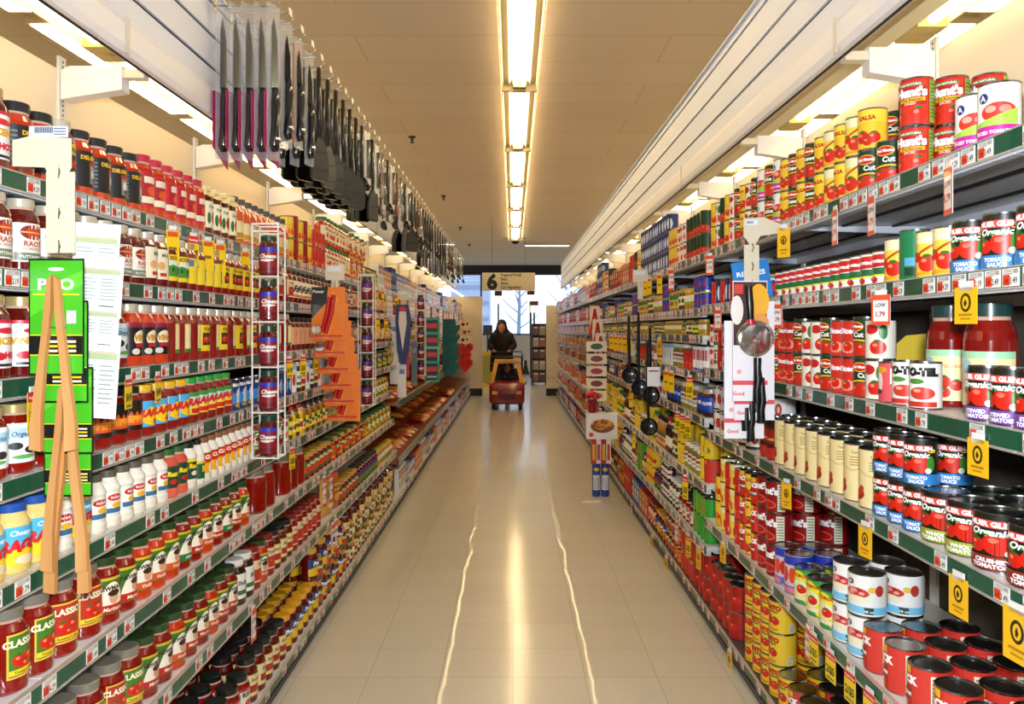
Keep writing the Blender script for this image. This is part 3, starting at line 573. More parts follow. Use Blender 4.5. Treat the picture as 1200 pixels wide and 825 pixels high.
TY = {
 # --- glass jars of the sauce side
 'classg': dict(shape='jar', r=4.5, h=17, body='red', lid='#8c8778', art=classic('#4a7a22'), desc='red sauce jar with green and gold label'),
 'classr': dict(shape='jar', r=4.5, h=17, body='red', lid='#8c8778', art=classic('#b5331c', 'Roasted'), desc='red sauce jar with red and gold label'),
 'newo': dict(shape='jar', r=4.3, h=16.5, body='orange', lid='#26401c', art=newman('#d0501c', 'Vodka'), desc='orange sauce jar with arched portrait label'),
 'newr': dict(shape='jar', r=4.3, h=16.5, body='red', lid='#26401c', art=newman('#b81c10', 'Marinara'), desc='red sauce jar with arched portrait label'),
 'newg': dict(shape='jar', r=4.3, h=16.5, body='red', lid='#26401c', art=newman('#2e6a3a', 'Alfredo'), desc='red sauce jar with green-banded arched label'),
 'ragub': dict(shape='jar', r=4.2, h=16, body='red', lid='#e3b21c', art=[('r', -5.5, 5.5, 3, 11, '#45a9dc'), ('p', [(-3+6*i/8, 4.6-1.2*math.sin(PI*i/8), 7+2.2*math.sin(PI*i/8)) for i in range(9)], '#f3c71c'), ('t', 'RAGU', 0, 6.2, 2.2, '#d3181a', .15, .08), ('r', -5.5, -3.4, 3, 11, '#e8d9a0'), ('e', 1.8, 4.6, 1.2, .9, '#c8281c'), ('r', 3.6, 5.5, 3, 5, '#2f8a34')], desc='red sauce jar with blue and yellow label'),
 'ragug': dict(shape='jar', r=4.0, h=16, body='red', lid='#2f9a3a', art=[('r', -5.2, 5.2, 3, 11, '#bcd8c0'), ('r', -5.2, 5.2, 9.4, 11, '#3a8f3e'), ('p', [(-5.2, 3, 5.5), (5.2, 3, 8.2)], '#e9d24a'), ('t', 'RAGU', 0, 6.4, 2.3, '#d3181a', .15, .08), ('r', -3, 3, 3.5, 5.2, '#d3281a')], desc='red sauce jar with green cap and pale label'),
 'raguy': dict(shape='jar', r=4.3, h=15.5, body='cream', lid='#1f4fa0', art=[('r', -5.5, 5.5, 2, 10.5, '#4ab2dc'), ('p', [(-5.5, 2, 6.6), (0, 2, 5.4), (5.5, 2, 7.4)], '#f2cf22'), ('t', 'RAGU', 0, 5.2, 2.3, '#d3181a', .15, .08), ('t', 'Cheesy', 0, 8.6, 1.1, '#ffffff', .2), ('e', 1, 3.2, 2.4, 1, '#e8d8b0')], desc='yellow cheese sauce jar with blue lid'),
 'bert': dict(shape='waist', r=4.0, h=17.5, body='white', lid='#6b6352', art=[('r', -3.2, 3.2, 4.2, 10.8, '#dfe6ec'), ('r', -3.0, 3.0, 4.5, 6.0, '#3d6b8c'), ('r', -3.0, 3.0, 6.0, 10.5, '#f6f0dc'), ('e', 0, 9.2, 2.5, 1.1, '#c8281e'), ('t', 'Bertolli', 0, 8.9, .75, '#ffffff', .1), ('e', .3, 6.9, 1.5, .9, '#f0b02a')], desc='white alfredo jar with red oval label'),
 'rago': dict(shape='waist', r=4.0, h=17, body='pink', lid='#26602a', art=[('r', -4.5, 4.5, 3.5, 11, '#17432a'), ('t', 'Ragu', 0, 7.6, 1.6, '#f2d21c', .1, .06), ('e', .2, 5.6, 1.6, .9, '#c8281e')], desc='pink creamy sauce jar with dark green label'),
 'ragw': dict(shape='waist', r=4.0, h=17, body='white', lid='#15281a', art=[('r', -4.5, 4.5, 3.5, 11, '#17432a'), ('t', 'Ragu', 0, 7.6, 1.6, '#f2d21c', .1, .06), ('r', -4.5, 4.5, 9.8, 11, '#e6d21c'), ('e', .2, 5.6, 1.6, .9, '#e6dcc0')], desc='white sauce jar with dark green and yellow label'),
 'clas': dict(shape='waist', r=3.7, h=18, body='white', lid='#8d5a3a', art=[('r', -5, 5, 3, 12.4, '#e9a81c'), ('r', -5, 5, 7.6, 12.4, '#c9281a'), ('t', 'CLAS', 0, 9.2, 1.5, '#fff2c8', None, .06), ('e', .6, 5.4, 1.6, 2.2, '#f6efdc')], desc='white sauce bottle with red and yellow label'),
 'delg': dict(shape='jar', r=4.3, h=17.5, body='orange', lid='#141414', art=[('r', -6.2, 6.2, 2.6, 12, '#14171c'), ('lines', -5.6, -3.4, 3.5, 11, 7, '#6a7078'), ('t', 'DELGROSSO', 1.6, 9.8, 1.0, '#e8b51c', None, .05), ('r', 0, 4.6, 8.3, 9.3, '#b81c14'), ('r', .2, 4.4, 3.6, 8.2, '#8f8c86'), ('e', 1.4, 6.2, .7, 1.2, '#dedbd2'), ('e', 3.0, 5.8, .7, 1.3, '#cfcbc2'), ('e', 2.2, 4.6, 1.2, .7, '#3a3834')], desc='orange sauce jar with black label and cap'),
 'redl': dict(shape='tall', r=3.9, h=19, body='orange', lid='#c21a3a', art=[('r', -5.6, 5.6, 3.0, 13.6, '#c8142c'), ('r', -2.2, 4.4, 5.6, 12.8, '#a81026'), ('r', -1.5, 3.9, 10.2, 12.2, '#e9d9c0'), ('e', 1.2, 7.8, 1.8, 1.5, '#e0531c'), ('r', -5.6, 5.6, 4.0, 6.0, '#efe3c2')], desc='tall sauce jar with crimson label and cap'),
 'cloth': dict(shape='tall', r=3.9, h=18.5, body='deep', lid='cloth', art=[('r', -4.2, 4.2, 2.8, 12.6, '#efe4b6'), ('r', -3.9, 3.9, 3.1, 12.3, '#f3ebcb'), ('e', 1.1, 6.6, 1.6, 2.4, '#b8200e'), ('e', -1.6, 6.4, .8, 2.2, '#2f6a30'), ('t', 'Sugo', -.4, 10.2, 1.1, '#4a7a30', .2)], desc='cloth-capped sauce jar with cream label'),
 'amber': dict(shape='bottle', r=4.0, h=20, body='amber', lid='#4a4640', art=[('r', -4.6, 4.6, 2.4, 9.8, '#e9d9a8'), ('r', -4.2, 4.2, 2.8, 5, '#c9982c'), ('e', 2.4, 10.2, 1.2, 1.2, '#2f9a3e')], desc='amber sauce bottle with cream label'),
 'raos': dict(shape='tall', r=4.6, h=19, body='deep', lid='#c9c2ae', art=[('r', -6, 6, 2.6, 12.6, '#eae2d4'), ('e', .2, 10.3, 3.4, 1.9, '#8c1a10'), ('e', .2, 10.3, 2.2, 1.0, '#c8401c'), ('r', -3, 3, 10.1, 10.4, '#e8b56a'), ('t', "RAO'S", .2, 6.7, 1.3, '#b8321c', None, .03), ('t', 'HOMEMADE', .2, 5.7, .7, '#a89a86'), ('r', -4.4, 4.4, 3.0, 5.0, '#6e7a64'), ('t', 'PUTTANESCA', .2, 3.6, .75, '#f3f0e0')], desc='dark red sauce jar with cream oval label'),
 'creamm': dict(shape='tall', r=4.1, h=18.5, body='deep', lid='#c9c2ae', art=[('r', -5.2, 5.2, 3, 13.4, '#e6dcc0'), ('t', 'MIA', .8, 10.6, 1.3, '#5a6a3c'), ('e', -.8, 7.6, 1.4, 1.4, '#e0a060'), ('e', 3.4, 7.6, .7, 2.4, '#20301c'), ('r', -1.4, 1.2, 4, 5.2, '#b8321c')], desc='dark red sauce jar with plain cream label'),
 'boves': dict(shape='tall', r=4.1, h=18.5, body='deep', lid='#c9c2ae', art=[('r', -5.4, 5.4, 3, 12.4, '#ecc81c'), ('t', "BOVE'S", 0, 10.6, 1.2, '#8a5a14', None, .05), ('r', -3.9, 3.9, 4.6, 10.2, '#cfe0d0'), ('p', [(-3.9, 4.6, 8), (-1.5, 4.6, 8.8), (1.5, 4.6, 7.8), (3.9, 4.6, 8.6)], '#3f8a2c'), ('e', -1.6, 7, .5, .9, '#1c4a18'), ('e', 1.2, 6.6, .6, 1.0, '#1c4a18'), ('e', 2.6, 7.2, .5, .8, '#e8d81c')], desc='dark red sauce jar with yellow field label'),
 'yeltom': dict(shape='tall', r=4.0, h=18, body='red', lid='#c9c2ae', art=[('r', -5.4, 5.4, 3, 12.2, '#e8c21c'), ('r', -1.8, 3.9, 5.0, 9.4, '#3a2a1c'), ('tom', -.2, 7, 1.3), ('tom', 2.2, 7.2, 1.3), ('t', 'ITALIA', .8, 10.2, 1.0, '#4a3a14', None, .04)], desc='red sauce jar with yellow tomato label'),
 'yelp': dict(shape='tall', r=4.0, h=18.5, body='red', lid='#b8a46a', art=[('r', -5.4, 5.4, 3, 12.6, '#e9cb2c'), ('r', -4.6, -1.5, 9.5, 12.0, '#5a6aa0'), ('r', 1.6, 4.4, 4.6, 9.4, '#3a3a44'), ('e', 3, 7, .9, 1.5, '#d8d8d8')], desc='red sauce jar with plain yellow label'),
 'vinc': dict(shape='tall', r=4.7, h=18.5, body='deep', lid='#b8a46a', art=[('r', -6, 6, 2.4, 13, '#eae6e4'), ('r', -6, 6, 12.2, 13, '#c8203c'), ('t', "VINCENT'S", 0, 7.6, 1.5, '#d9a41c', None, .06), ('e', .2, 10.6, 2.8, .7, '#d02030'), ('t', 'HOT', 1.2, 4.6, 1.3, '#d02030', None, .08), ('e', -2.2, 5.0, 1.8, .9, '#c8182a'), ('r', -4, 4, 2.8, 3.4, '#222222')], desc='dark red sauce jar with white and gold label'),
 'vinny': dict(shape='tall', r=4.1, h=18, body='orange', lid='#c9c2ae', art=[('r', -5.2, 5.2, 3, 12.4, '#17110f'), ('r', -5.2, 5.2, 11.2, 12.6, '#8a1a34'), ('e', .6, 8.0, 2.7, 2.4, '#efe2c4'), ('t', 'VINO', .6, 7.4, 1.6, '#c9901c', .1, .06), ('r', -1.5, 3.2, 5.4, 6.6, '#b81c2a'), ('e', -1.4, 4.2, 1.3, .9, '#d8d2c8')], desc='orange sauce jar with black oval label'),
 'creamt': dict(shape='tall', r=4.2, h=18, body='red', lid='#c9c2ae', art=[('r', -1.2, 5.8, 3, 12.4, '#e9d28a'), ('r', -.6, 5.2, 3.6, 11.8, '#efe0ae'), ('e', 2.6, 7.6, .7, 1.6, '#4a4a50'), ('r', -1.2, 5.8, 3, 4.2, '#3f7a34')], desc='red sauce jar with narrow straw-coloured label'),
 'scripte': dict(shape='jar', r=4.0, h=16.5, body='deep', lid='#1c1a18', art=[('r', -5, 5, 3, 11.4, '#efe2c4'), ('t', 'Em', 0, 6, 3.2, '#1c1614', .3, .04), ('r', -3.6, 3.6, 3.4, 4.6, '#d07a3c')], desc='dark sauce jar with cream script label'),
 'salmon': dict(shape='jar', r=4.2, h=16, body='deep', lid='#1c1a18', art=[('r', -5, 5, 3, 11.4, '#e0a07a'), ('e', 2.4, 8.6, 1.8, 1.8, '#191414'), ('e', 2.4, 4.8, 1.8, 1.0, '#efe8d8')], desc='dark sauce jar with salmon label'),
 'cow': dict(shape='jar', r=4.4, h=16.5, body='red', lid='#b8a46a', art=[('r', -6, 6, 2.6, 12, '#e9eef3'), ('r', -6, 6, 8.4, 10.8, '#a9cfe8'), ('e', -2, 6.6, 1.6, .9, '#2a2a2c'), ('e', 1.6, 5.6, 1.7, .9, '#2a2a2c'), ('t', 'Organico', 0, 8.9, 1.1, '#39506a', .2), ('e', 0, 4, 2.8, .5, '#5fae54')], desc='red sauce jar with white and sky-blue label'),
 'flame': dict(shape='jar', r=4.2, h=15.5, body='red', lid='#1c1a18', art=[('r', -5.6, 5.6, 3, 11.6, '#17100c'), ('p', [(-4.5+9*i/10, 4.4, 7.0+1.6*(i % 2)) for i in range(11)], '#e0541c'), ('t', 'PEPPER', 0, 5.4, 1.7, '#f59a2c', None, .08)], desc='red sauce jar with black and flame label'),
 'prego': dict(shape='jar', r=4.4, h=15.5, body='deep', lid='#e0a41c', art=[('r', -5.4, 5.4, 2.8, 10.6, '#23407a'), ('p', [(-5.4, 2.8, 6.0), (0, 2.8, 7.4), (5.4, 2.8, 5.6)], '#e8c01c'), ('tom', 1.4, 4.6, 1.5), ('t', 'Prego', 0, 7.9, 1.7, '#ffffff', .2, .06)], desc='dark sauce jar with gold lid and blue label'),
 'darkres': dict(shape='squat', r=4.5, h=13.5, body='red', lid='#17181a', lidtop='#202a24', art=[('r', -4.8, 4.8, 2.0, 9.2, '#e9e2d2'), ('t', 'RISO', 0, 6.4, 1.6, '#2c4a2a', None, .04), ('tom', 0, 4, 1.3), ('r', -4.8, 4.8, 8.4, 9.4, '#b82a1c')], desc='squat red jar with dark green lid'),
 'darkgold': dict(shape='jar', r=4.3, h=16, body='deep', lid='#1a1a1c', art=[('r', -4.6, 4.6, 2.6, 10.6, '#d8b94a'), ('r', -4.2, 4.2, 3, 10.2, '#e6d59a'), ('r', -2.8, 2.8, 4, 6.6, '#b02a1a'), ('t', 'Sauce', 0, 8.0, 1.2, '#5a2a14', .2)], desc='deep red jar with tan label and black lid'),
 'tred': dict(shape='jar', r=4.1, h=16.5, body='red', lid='#7a1a12', art=[('r', -3.8, 3.8, 3, 11.4, '#e6c9a4'), ('r', -3.2, 3.2, 3.6, 8.0, '#b8301c'), ('tom', 0, 6, 1.4), ('t', 'Pomi', 0, 9.2, 1.2, '#8a2414', .1)], desc='red sauce jar with tan tomato label'),
 'bigred': dict(shape='squat', r=5.6, h=17.5, body='red', lid='#8c8778', art=[('r', 1.6, 7.4, 5, 13.4, '#e0b02c'), ('r', 2.2, 6.8, 5.6, 12.8, '#c24a1c'), ('e', 4.4, 9, 1.6, 2.4, '#e8d39a')], desc='extra-large red sauce jar with narrow gold label'),
 'salsag': dict(shape='squat', r=4.4, h=12.5, body='red', lid='#b8902c', art=[('r', -5.4, 5.4, 1.8, 8.6, '#2c6a30'), ('r', -5.4, 5.4, 3.2, 5.6, '#d8401c'), ('tom', -2, 5.4, 1.3), ('tom', 1.8, 5.2, 1.3), ('t', 'SALSA', 0, 6.6, 1.3, '#f6e9b8', None, .06)], desc='squat salsa jar with green and red label'),
 'salsao': dict(shape='squat', r=4.4, h=12.5, body='orange', lid='#1d5a2a', art=[('r', -5.4, 5.4, 1.8, 8.6, '#e0a41c'), ('tom', -1.5, 4.4, 1.4), ('tom', 1.8, 4.2, 1.2), ('t', 'SALSA', 0, 6.6, 1.3, '#b8200e', None, .06)], desc='squat orange salsa jar with amber label'),
 'purple': dict(shape='squat', r=4.3, h=13, body='deep', lid='#1a1a1c', art=[('r', -4.8, 4.8, 2, 9, '#5a2a7a'), ('p', [(-4.8, 2, 4.4), (0, 2, 6), (4.8, 2, 4.4)], '#3f9a3a'), ('tom', 1, 5, 1.2)], desc='squat dark jar with purple and green label'),
 'greenlid': dict(shape='squat', r=4.3, h=13.5, body='honey', lid='#1c5a30', art=[('r', -5, 5, 2, 9.6, '#bfd04a'), ('r', -5, 5, 7, 9.6, '#2f7a34'), ('tom', 0, 4.6, 1.4)], desc='honey-coloured jar with green lid'),
 'greenb': dict(shape='jar', r=4.4, h=16.5, body='orange', lid='#2a7a34', art=[('r', -5.4, 5.4, 2.6, 11.4, '#efe0b4'), ('t', 'Sauce', 0, 8.6, 1.4, '#b8200e', .2, .04), ('tom', 0, 5.4, 1.7)], desc='orange jar with green lid and cream label'),
 'whiteg': dict(shape='jar', r=4.2, h=16.5, body='dark', lid='#e2e0d8', art=[('r', -5, 5, 2.6, 11.6, '#ebe8da'), ('r', -5, 5, 4, 5.6, '#3a6a3a'), ('t', 'Bella', 0, 7.6, 1.5, '#2c3a5a', .2)], desc='dark jar with white label and white lid'),
 'blackb': dict(shape='bottle', r=3.3, h=19, body='white', lid='#121212', art=[('r', -4.6, 4.6, 2.4, 9.8, '#1f5a34'), ('t', 'R', 0, 5.4, 2.4, '#f2d21c', None, .06), ('r', -4.6, 4.6, 8.8, 9.8, '#e8c81c')], desc='white bottle with black cap and green label'),
 'pesto': dict(shape='tall', r=3.0, h=13, body='olive', lid='#3a3a30', art=[('r', -4, 4, 2.2, 8.4, '#e8d82c'), ('r', -4, 4, 4.4, 6, '#2f6a2c')], desc='small green jar with yellow label'),
 # canisters hanging in wire racks
 'canister': dict(shape='squat', r=3.9, h=16.5, body='deep', lid='#14422c', fill=2, art=[('w', 1.2, 11.6, '#8d1524'), ('w', 9.9, 11.7, '#3038b4'), ('t', 'Cheese', .2, 7.2, 1.6, '#f6ece6', .25, .05), ('p', [(-2.8, 6.0, 6.6), (0, 5.6, 6.8), (2.8, 6.2, 6.6)], '#f0e6dc'), ('r', -3.5, 3.5, 1.8, 3.4, '#6e0f1a'), ('r', 5, 9, 2, 9.4, '#ece8ea'), ('lines', 5.4, 8.6, 2.4, 9, 9, '#8a7480')], desc='red shaker canister with green lid'),
 # --- cans
 'hunts': dict(shape='can', r=3.75, h=11.6, base='#c6190f', art=hunts('#d3301c'), desc='red diced tomato can with green side panel'),
 'huntsb': dict(shape='can', r=5.0, h=11.9, base='#8d0d10', su=1.3, sv=1.06, art=[('w', .4, 10.7, '#8d0d10'), ('t', "Hunt's", -1, 6.6, 2.2, '#ffffff', None, .07), ('e', -.6, 2.9, 2.9, 1.6, '#d7655a'), ('e', -.6, 2.9, 2.5, 1.2, '#b8140f'), ('e', -3.2, 4.6, .9, .6, '#1f6b3a')]+NUT(3.8, .8, 10.3, 1.1), desc='large dark red tomato can with bowl picture'),
 'delm': dict(shape='can', r=3.75, h=11.2, base='#10361d', art=delm(), desc='dark green tomato can with oval shield'),
 'delmw': dict(shape='can', r=3.75, h=11.2, base='#10361d', art=delm('Stewed'), desc='dark green stewed tomato can'),
 'delmb': dict(shape='can', r=5.0, h=11.9, base='#10361d', su=1.33, sv=1.06, art=delm('Petite Cut'), desc='large dark green can with oval shield'),
 'yel': dict(shape='can', r=3.75, h=11.2, base='#eab91d', art=tomcan('#f0c32a', '#f4d53a', 'SALSA'), desc='yellow tomato can'),
 'yelc': dict(shape='can', r=3.6, h=11.2, base='#f0d35a', art=[('w', .4, 10.7, '#f2d24a'), ('w', 8.2, 10.7, '#efe6b8'), ('tom', .8, 3.6, 2.2), ('tom', -1.9, 5.0, 1.3), ('p', [(-3.5, 4.2, 4.8), (3.5, 8.2, 8.9)], '#b84a1c'), ('r', -3, 3, .8, 1.6, '#e9a51c')]+NUT(9, .8, 10), desc='slim yellow can with red tomatoes'),
 'awhite': dict(shape='can', r=3.9, h=12.0, base='#ecebe8', art=[('w', .4, 10.7, '#eeedea'), ('e', -2.1, 9.0, 1.05, 1.05, '#24306e'), ('t', 'A', -2.1, 8.4, 1.2, '#ffffff'), ('e', .8, 6.0, 3.3, 1.9, '#d0321f'), ('e', -.6, 6.6, 1.0, .7, '#f2a08c'), ('e', 2.0, 6.4, 1.1, .8, '#ee8d78'), ('p', [(-4, 3.5, 3.9), (0, 3.2, 5.0), (4.4, 3.5, 6.6)], '#a7d04a'), ('r', -4.2, 4.6, .8, 3.3, '#c8259a'), ('t', 'DICED TOMATOES', .2, 1.7, .65, '#ffffff', None, .04)]+NUT(9, .8, 10), desc='white tomato can with magenta band'),
 'abig': dict(shape='can', r=5.1, h=11.9, base='#ecebe8', su=1.33, sv=1.06, art=[('w', .4, 10.7, '#f1efec'), ('e', -2.2, 8.9, .8, .8, '#2a2250'), ('t', 'A', -2.2, 8.5, .9, '#ffffff'), ('e', -.8, 5.6, 3.0, 1.7, '#efe8d8'), ('e', -.8, 6.3, 2.7, 1.3, '#c83a34'), ('e', -2.0, 6.0, .7, .4, '#e88a80'), ('e', .4, 6.2, .6, .4, '#f0a89e'), ('e', -.4, 7.0, .8, .3, '#8f1c18'), ('e', -1.4, 6.8, 1.0, .5, '#e59a92'), ('e', -.6, 4.6, 2.4, .9, '#efe6c8'), ('e', 2.4, 7.4, .8, .8, '#e8c24a'), ('e', 3.9, 7.2, .9, 1.5, '#b83a30'), ('w', .9, 2.8, '#79c4e6'), ('r', .9, 2.7, 1.0, 2.7, '#173d24'), ('t', '28 oz', 1.8, 1.4, .6, '#ffffff')]+NUT(9.4, 3, 10), desc='large white tomato can with cyan band'),
 'greenc': dict(shape='can', r=3.9, h=12.4, base='#16794a', art=[('w', .4, 11.9, '#137a48'), ('r', 1.6, 5.6, .4, 11.9, '#eef1ea'), ('e', 3.2, 3.4, 1.5, 1.6, '#c83a52'), ('r', -1.8, 1.0, 3.6, 5.6, '#5aa6c8'), ('r', -1.8, 1.0, 1.2, 3.2, '#0d3a20')], desc='green and white vegetable can'),
 'contad': dict(shape='can', r=3.3, h=8.8, base='#eceae2', sv=.79, art=[('w', .4, 10.7, '#efece4'), ('p', [(-3.4, 5.6, 9.8), (3.4, 6.2, 10.2)], '#cf1f1c'), ('t', 'Contadina', 0, 7.3, 1.25, '#ffffff', .1, .05), ('r', -2.5, 2.0, 3.4, 5.6, '#1c6a3a'), ('r', -2.5, 2.0, 2.8, 3.4, '#e9e23a'), ('tom', 2.6, 2.2, 1.4), ('tom', -1.4, 1.6, 1.1)]+NUT(8, 1, 10, 1.6), desc='small white tomato paste can with red badge'),
 'bluec': dict(shape='can', r=3.3, h=8.8, base='#1c3a9c', sv=.79, art=[('w', .4, 10.7, '#2440ac'), ('e', .4, 4.6, 2.4, 2.2, '#c8301c'), ('t', 'ROSA', 0, 8, 1.3, '#ffffff', .1, .05), ('w', 9.8, 10.7, '#d8b02a')], desc='small blue tomato paste can'),
 'bluet': dict(shape='can', r=3.75, h=11.2, base='#17328c', art=[('w', .4, 10.7, '#17357f'), ('e', 1.2, 5, 2.2, 3.6, '#dfe6ea'), ('e', -2, 4.6, 1.5, 2.2, '#3c86c8'), ('r', -4, 4, 8.8, 10.7, '#0c1c48'), ('t', 'BEANS', 0, 9.1, 1.1, '#f2f2ea', None, .05), ('e', 1, 2, 2.4, .9, '#c8a21c')], desc='tall navy-blue can'),
 'muirblue': dict(shape='can', r=3.85, h=11.4, base='#151c10', art=muir('#2f7fc4', 'TOMATO', 'SAUCE'), desc='black organic tomato can with blue band'),
 'muirpurp': dict(shape='can', r=3.85, h=11.4, base='#151c10', art=muir('#7a3f9c', 'STEWED', 'TOMATOES'), desc='black organic tomato can with purple band'),
 'muirblueb': dict(shape='can', r=5.1, h=11.9, base='#151c10', su=1.3, sv=1.06, art=muir('#3a8fd0', 'CRUSHED', 'TOMATO SAUCE'), desc='large black organic can with blue band'),
 'muirol': dict(shape='can', r=5.1, h=11.9, base='#151c10', su=1.3, sv=1.06, art=muir('#a3a82c', 'WHOLE', 'TOMATOES'), desc='large black organic can with olive band'),
 'muirred': dict(shape='can', r=5.1, h=11.9, base='#151c10', su=1.3, sv=1.06, art=muir('#8e2f1e', 'CRUSHED', 'TOMATOES'), desc='large black organic can with brick-red band'),
 'jers': dict(shape='can', r=3.6, h=11.2, base='#f0eee8', art=[('w', .4, 10.7, '#efede6'), ('t', 'RO-TEL', -.2, 8.0, 1.7, '#14110f', None, .1), ('e', -1.2, 6.6, 2.0, .65, '#4d8a34'), ('e', .2, 3.8, 3.0, 1.5, '#cf3a2a'), ('e', -.8, 4.4, .9, .4, '#f2a88a'), ('r', -3.6, 3.6, .6, 1.8, '#c8321c')], desc='white can with bold black lettering'),
 'pinkc': dict(shape='can', r=3.6, h=10.6, base='#e25a62', sv=.95, art=[('w', .4, 10.7, '#e0565c'), ('e', -1.8, 5.6, 1.4, 3, '#f3e2d8'), ('e', -1.2, 9, 2, .9, '#e8a02a'), ('r', 1.6, 4.4, 5.2, 9.4, '#efe3e2'), ('e', -1.8, 3.0, 1.2, .7, '#33201c')], desc='pink-red can with pale panel'),
 'dice': dict(shape='can', r=3.75, h=10.8, base='#c42a1c', sv=.97, art=[('w', .4, 10.7, '#cf2c1e'), ('e', 0, 3, 2.8, 1.7, '#f0a08a'), ('tom', 0, 3.2, 1.5), ('t', 'Diced', 0, 7.2, 1.5, '#ffffff', .1, .05)]+[('r', 3.4, 8.4, .4, 10.7, '#cfdab8'), ('lines', 3.8, 8, 1.4, 9.8, 10, '#6f8a5a')], desc='red diced tomato can with pale green panel'),
 'picw': dict(shape='can', r=3.75, h=10.8, base='#efe9dc', sv=.97, art=[('w', .4, 10.7, '#efe8da'), ('tom', 1.2, 3.4, 2.2), ('e', 2.6, 7.6, 1.1, 2.0, '#2f7a34'), ('e', -.6, 8.4, 1.9, 1.4, '#c81c20'), ('r', -3.8, -2.0, .4, 10.7, '#e4ddb8'), ('r', -3.8, 4, .4, 1.6, '#ece4d0')]+NUT(8.4, .8, 10.3), desc='cream can with tomato and basil picture'),
 'creamc': dict(shape='can', r=4.9, h=16.5, base='#ecd7a2', su=1.3, sv=1.5, art=[('w', .4, 10.7, '#eeda9f'), ('p', [(-5+10*i/8, 6.4+.6*math.sin(i), 6.7+.6*math.sin(i)) for i in range(9)], '#dcc07a'), ('e', -2.0, 2.6, 1.5, 1.0, '#b8321c'), ('e', -1.4, 3.6, .8, .6, '#c8402a'), ('e', -2.4, 1.8, .7, .5, '#8d2414'), ('t', 'Tomatoes', 2.4, 9.2, .55, '#9a7a3a', .2), ('lines', .6, 4.4, 6.8, 8.8, 4, '#b89a56')], desc='tall cream can with small tomato cluster'),
 'darkcan': dict(shape='can', r=3.9, h=16.0, base='#3a0d0a', sv=1.45, art=[('w', .4, 10.7, '#4a0f0b'), ('w', 8.6, 10.7, '#1c0b08'), ('w', .4, 3.2, '#b82a20'), ('r', -2.8, 2.8, 4.4, 8.0, '#8f1a10'), ('r', -2.4, 2.4, 5.2, 5.7, '#c9a24a')], desc='tall dark maroon can'),
 'redp': dict(shape='can', r=5.0, h=11.9, base='#cf352b', art=redpack(), desc='large salmon-red puree can'),
 'redps': dict(shape='can', r=3.75, h=11.2, base='#cf1f16', su=.78, sv=.95, art=redpack(), desc='small bright red puree can'),
 'tutto': dict(shape='can', r=5.0, h=11.9, base='#2fa043', su=1.3, sv=1.06, art=[('w', .4, 10.7, '#2f9f3f'), ('p', [(-4.4+8.8*i/10, 1.4+2.4*math.sin(i*.5), 9.4-1.2*math.cos(i*.7)) for i in range(11)], '#efe028'), ('e', -.4, 5.2, 2.6, 2.6, '#e8ecd0'), ('tom', .4, 4.8, 1.5), ('t', 'TUTTOROSSO', -.2, 8.6, .85, '#c81a10', None, .06), ('r', -2.2, 2.2, 1.4, 2.6, '#f2dcc8'), ('e', -1.8, 2.8, 1.0, .8, '#f2e322')], desc='large green tomato can with yellow swirl'),
 'bigyel': dict(shape='can', r=5.0, h=11.9, base='#eec52c', su=1, art=cento(), desc='large yellow peeled tomato can'),
 'blueb': dict(shape='can', r=4.9, h=14.0, base='#d8d4dc', su=1.3, sv=1.26, art=[('w', .4, 10.7, '#6a60b4'), ('w', 8.4, 10.7, '#2a3ab0'), ('r', -3.6, 2.4, 2.4, 8.2, '#c8bfd0'), ('e', -1.8, 5.4, 1.0, 2.2, '#d8321c'), ('e', .4, 5.4, 1.0, 2.2, '#e0421c'), ('e', 2.2, 5.2, .9, 2.0, '#c82a1a'), ('r', -3.4, 1.4, .6, 2.0, '#d87a9c')], desc='tall violet-blue can with plum tomatoes'),
 'tomwrap': dict(shape='can', r=5.0, h=11.9, base='#b8190f', su=1.3, sv=1.06, art=[('w', .4, 10.7, '#a8150d'), ('tom', -2.6, 7.6, 1.9), ('tom', -2.4, 3.4, 2.1), ('tom', 1.9, 5.4, 2.0), ('tom', 5, 3, 1.9), ('tom', 4.8, 8, 1.6), ('e', -4, 5.4, .8, .5, '#2f7a34'), ('r', -.6, 1.0, .4, 10.7, '#b6cf6a'), ('e', -2.4, 5.4, .9, .5, '#2f7a34')], desc='large red tomato-pattern can with green stripe'),
 'pearl': dict(shape='can', r=3.9, h=11.5, base='#ecc41e', art=[('w', .4, 10.7, '#ecc622'), ('w', 8.8, 10.7, '#f3dc3a'), ('e', .2, 4.6, 3.0, 2.0, '#6e8a2a'), ('e', -.8, 4.8, 1.3, .9, '#e8cfa8'), ('e', 1.6, 4.4, 1.2, .8, '#d8b082'), ('t', 'GOYA', -.4, 8.9, 1.2, '#c8281a', None, .06), ('e', 2.8, 8.2, .7, .7, '#1c1c1c')], desc='yellow can with beige beans picture'),
 'olivew': dict(shape='can', r=5.0, h=11.4, base='#f0efec', su=1.3, art=[('w', .4, 10.7, '#f1f0ee'), ('w', 9.6, 10.7, '#1a1a1c'), ('e', -1.4, 5, 1.1, 2.6, '#b82a24'), ('e', 1.2, 5, 1.1, 2.6, '#c4332a'), ('e', -1.4, 5, .5, 1.4, '#efc0b8'), ('e', 1.2, 5, .5, 1.4, '#efc0b8'), ('w', .4, 1.4, '#1c1c20')], desc='wide white can with red peppers picture'),
 'bluew': dict(shape='can', r=4.3, h=14.5, base='#dbe6ee', su=1.1, sv=1.3, art=[('w', .4, 10.7, '#dfe9f0'), ('w', 8.9, 10.7, '#8ab6d6'), ('e', -1.6, 5, 1.0, 2.4, '#c83a32'), ('lines', .6, 3.6, 2, 8, 8, '#9aa6b4')], desc='tall pale blue can'),
 # passata jars
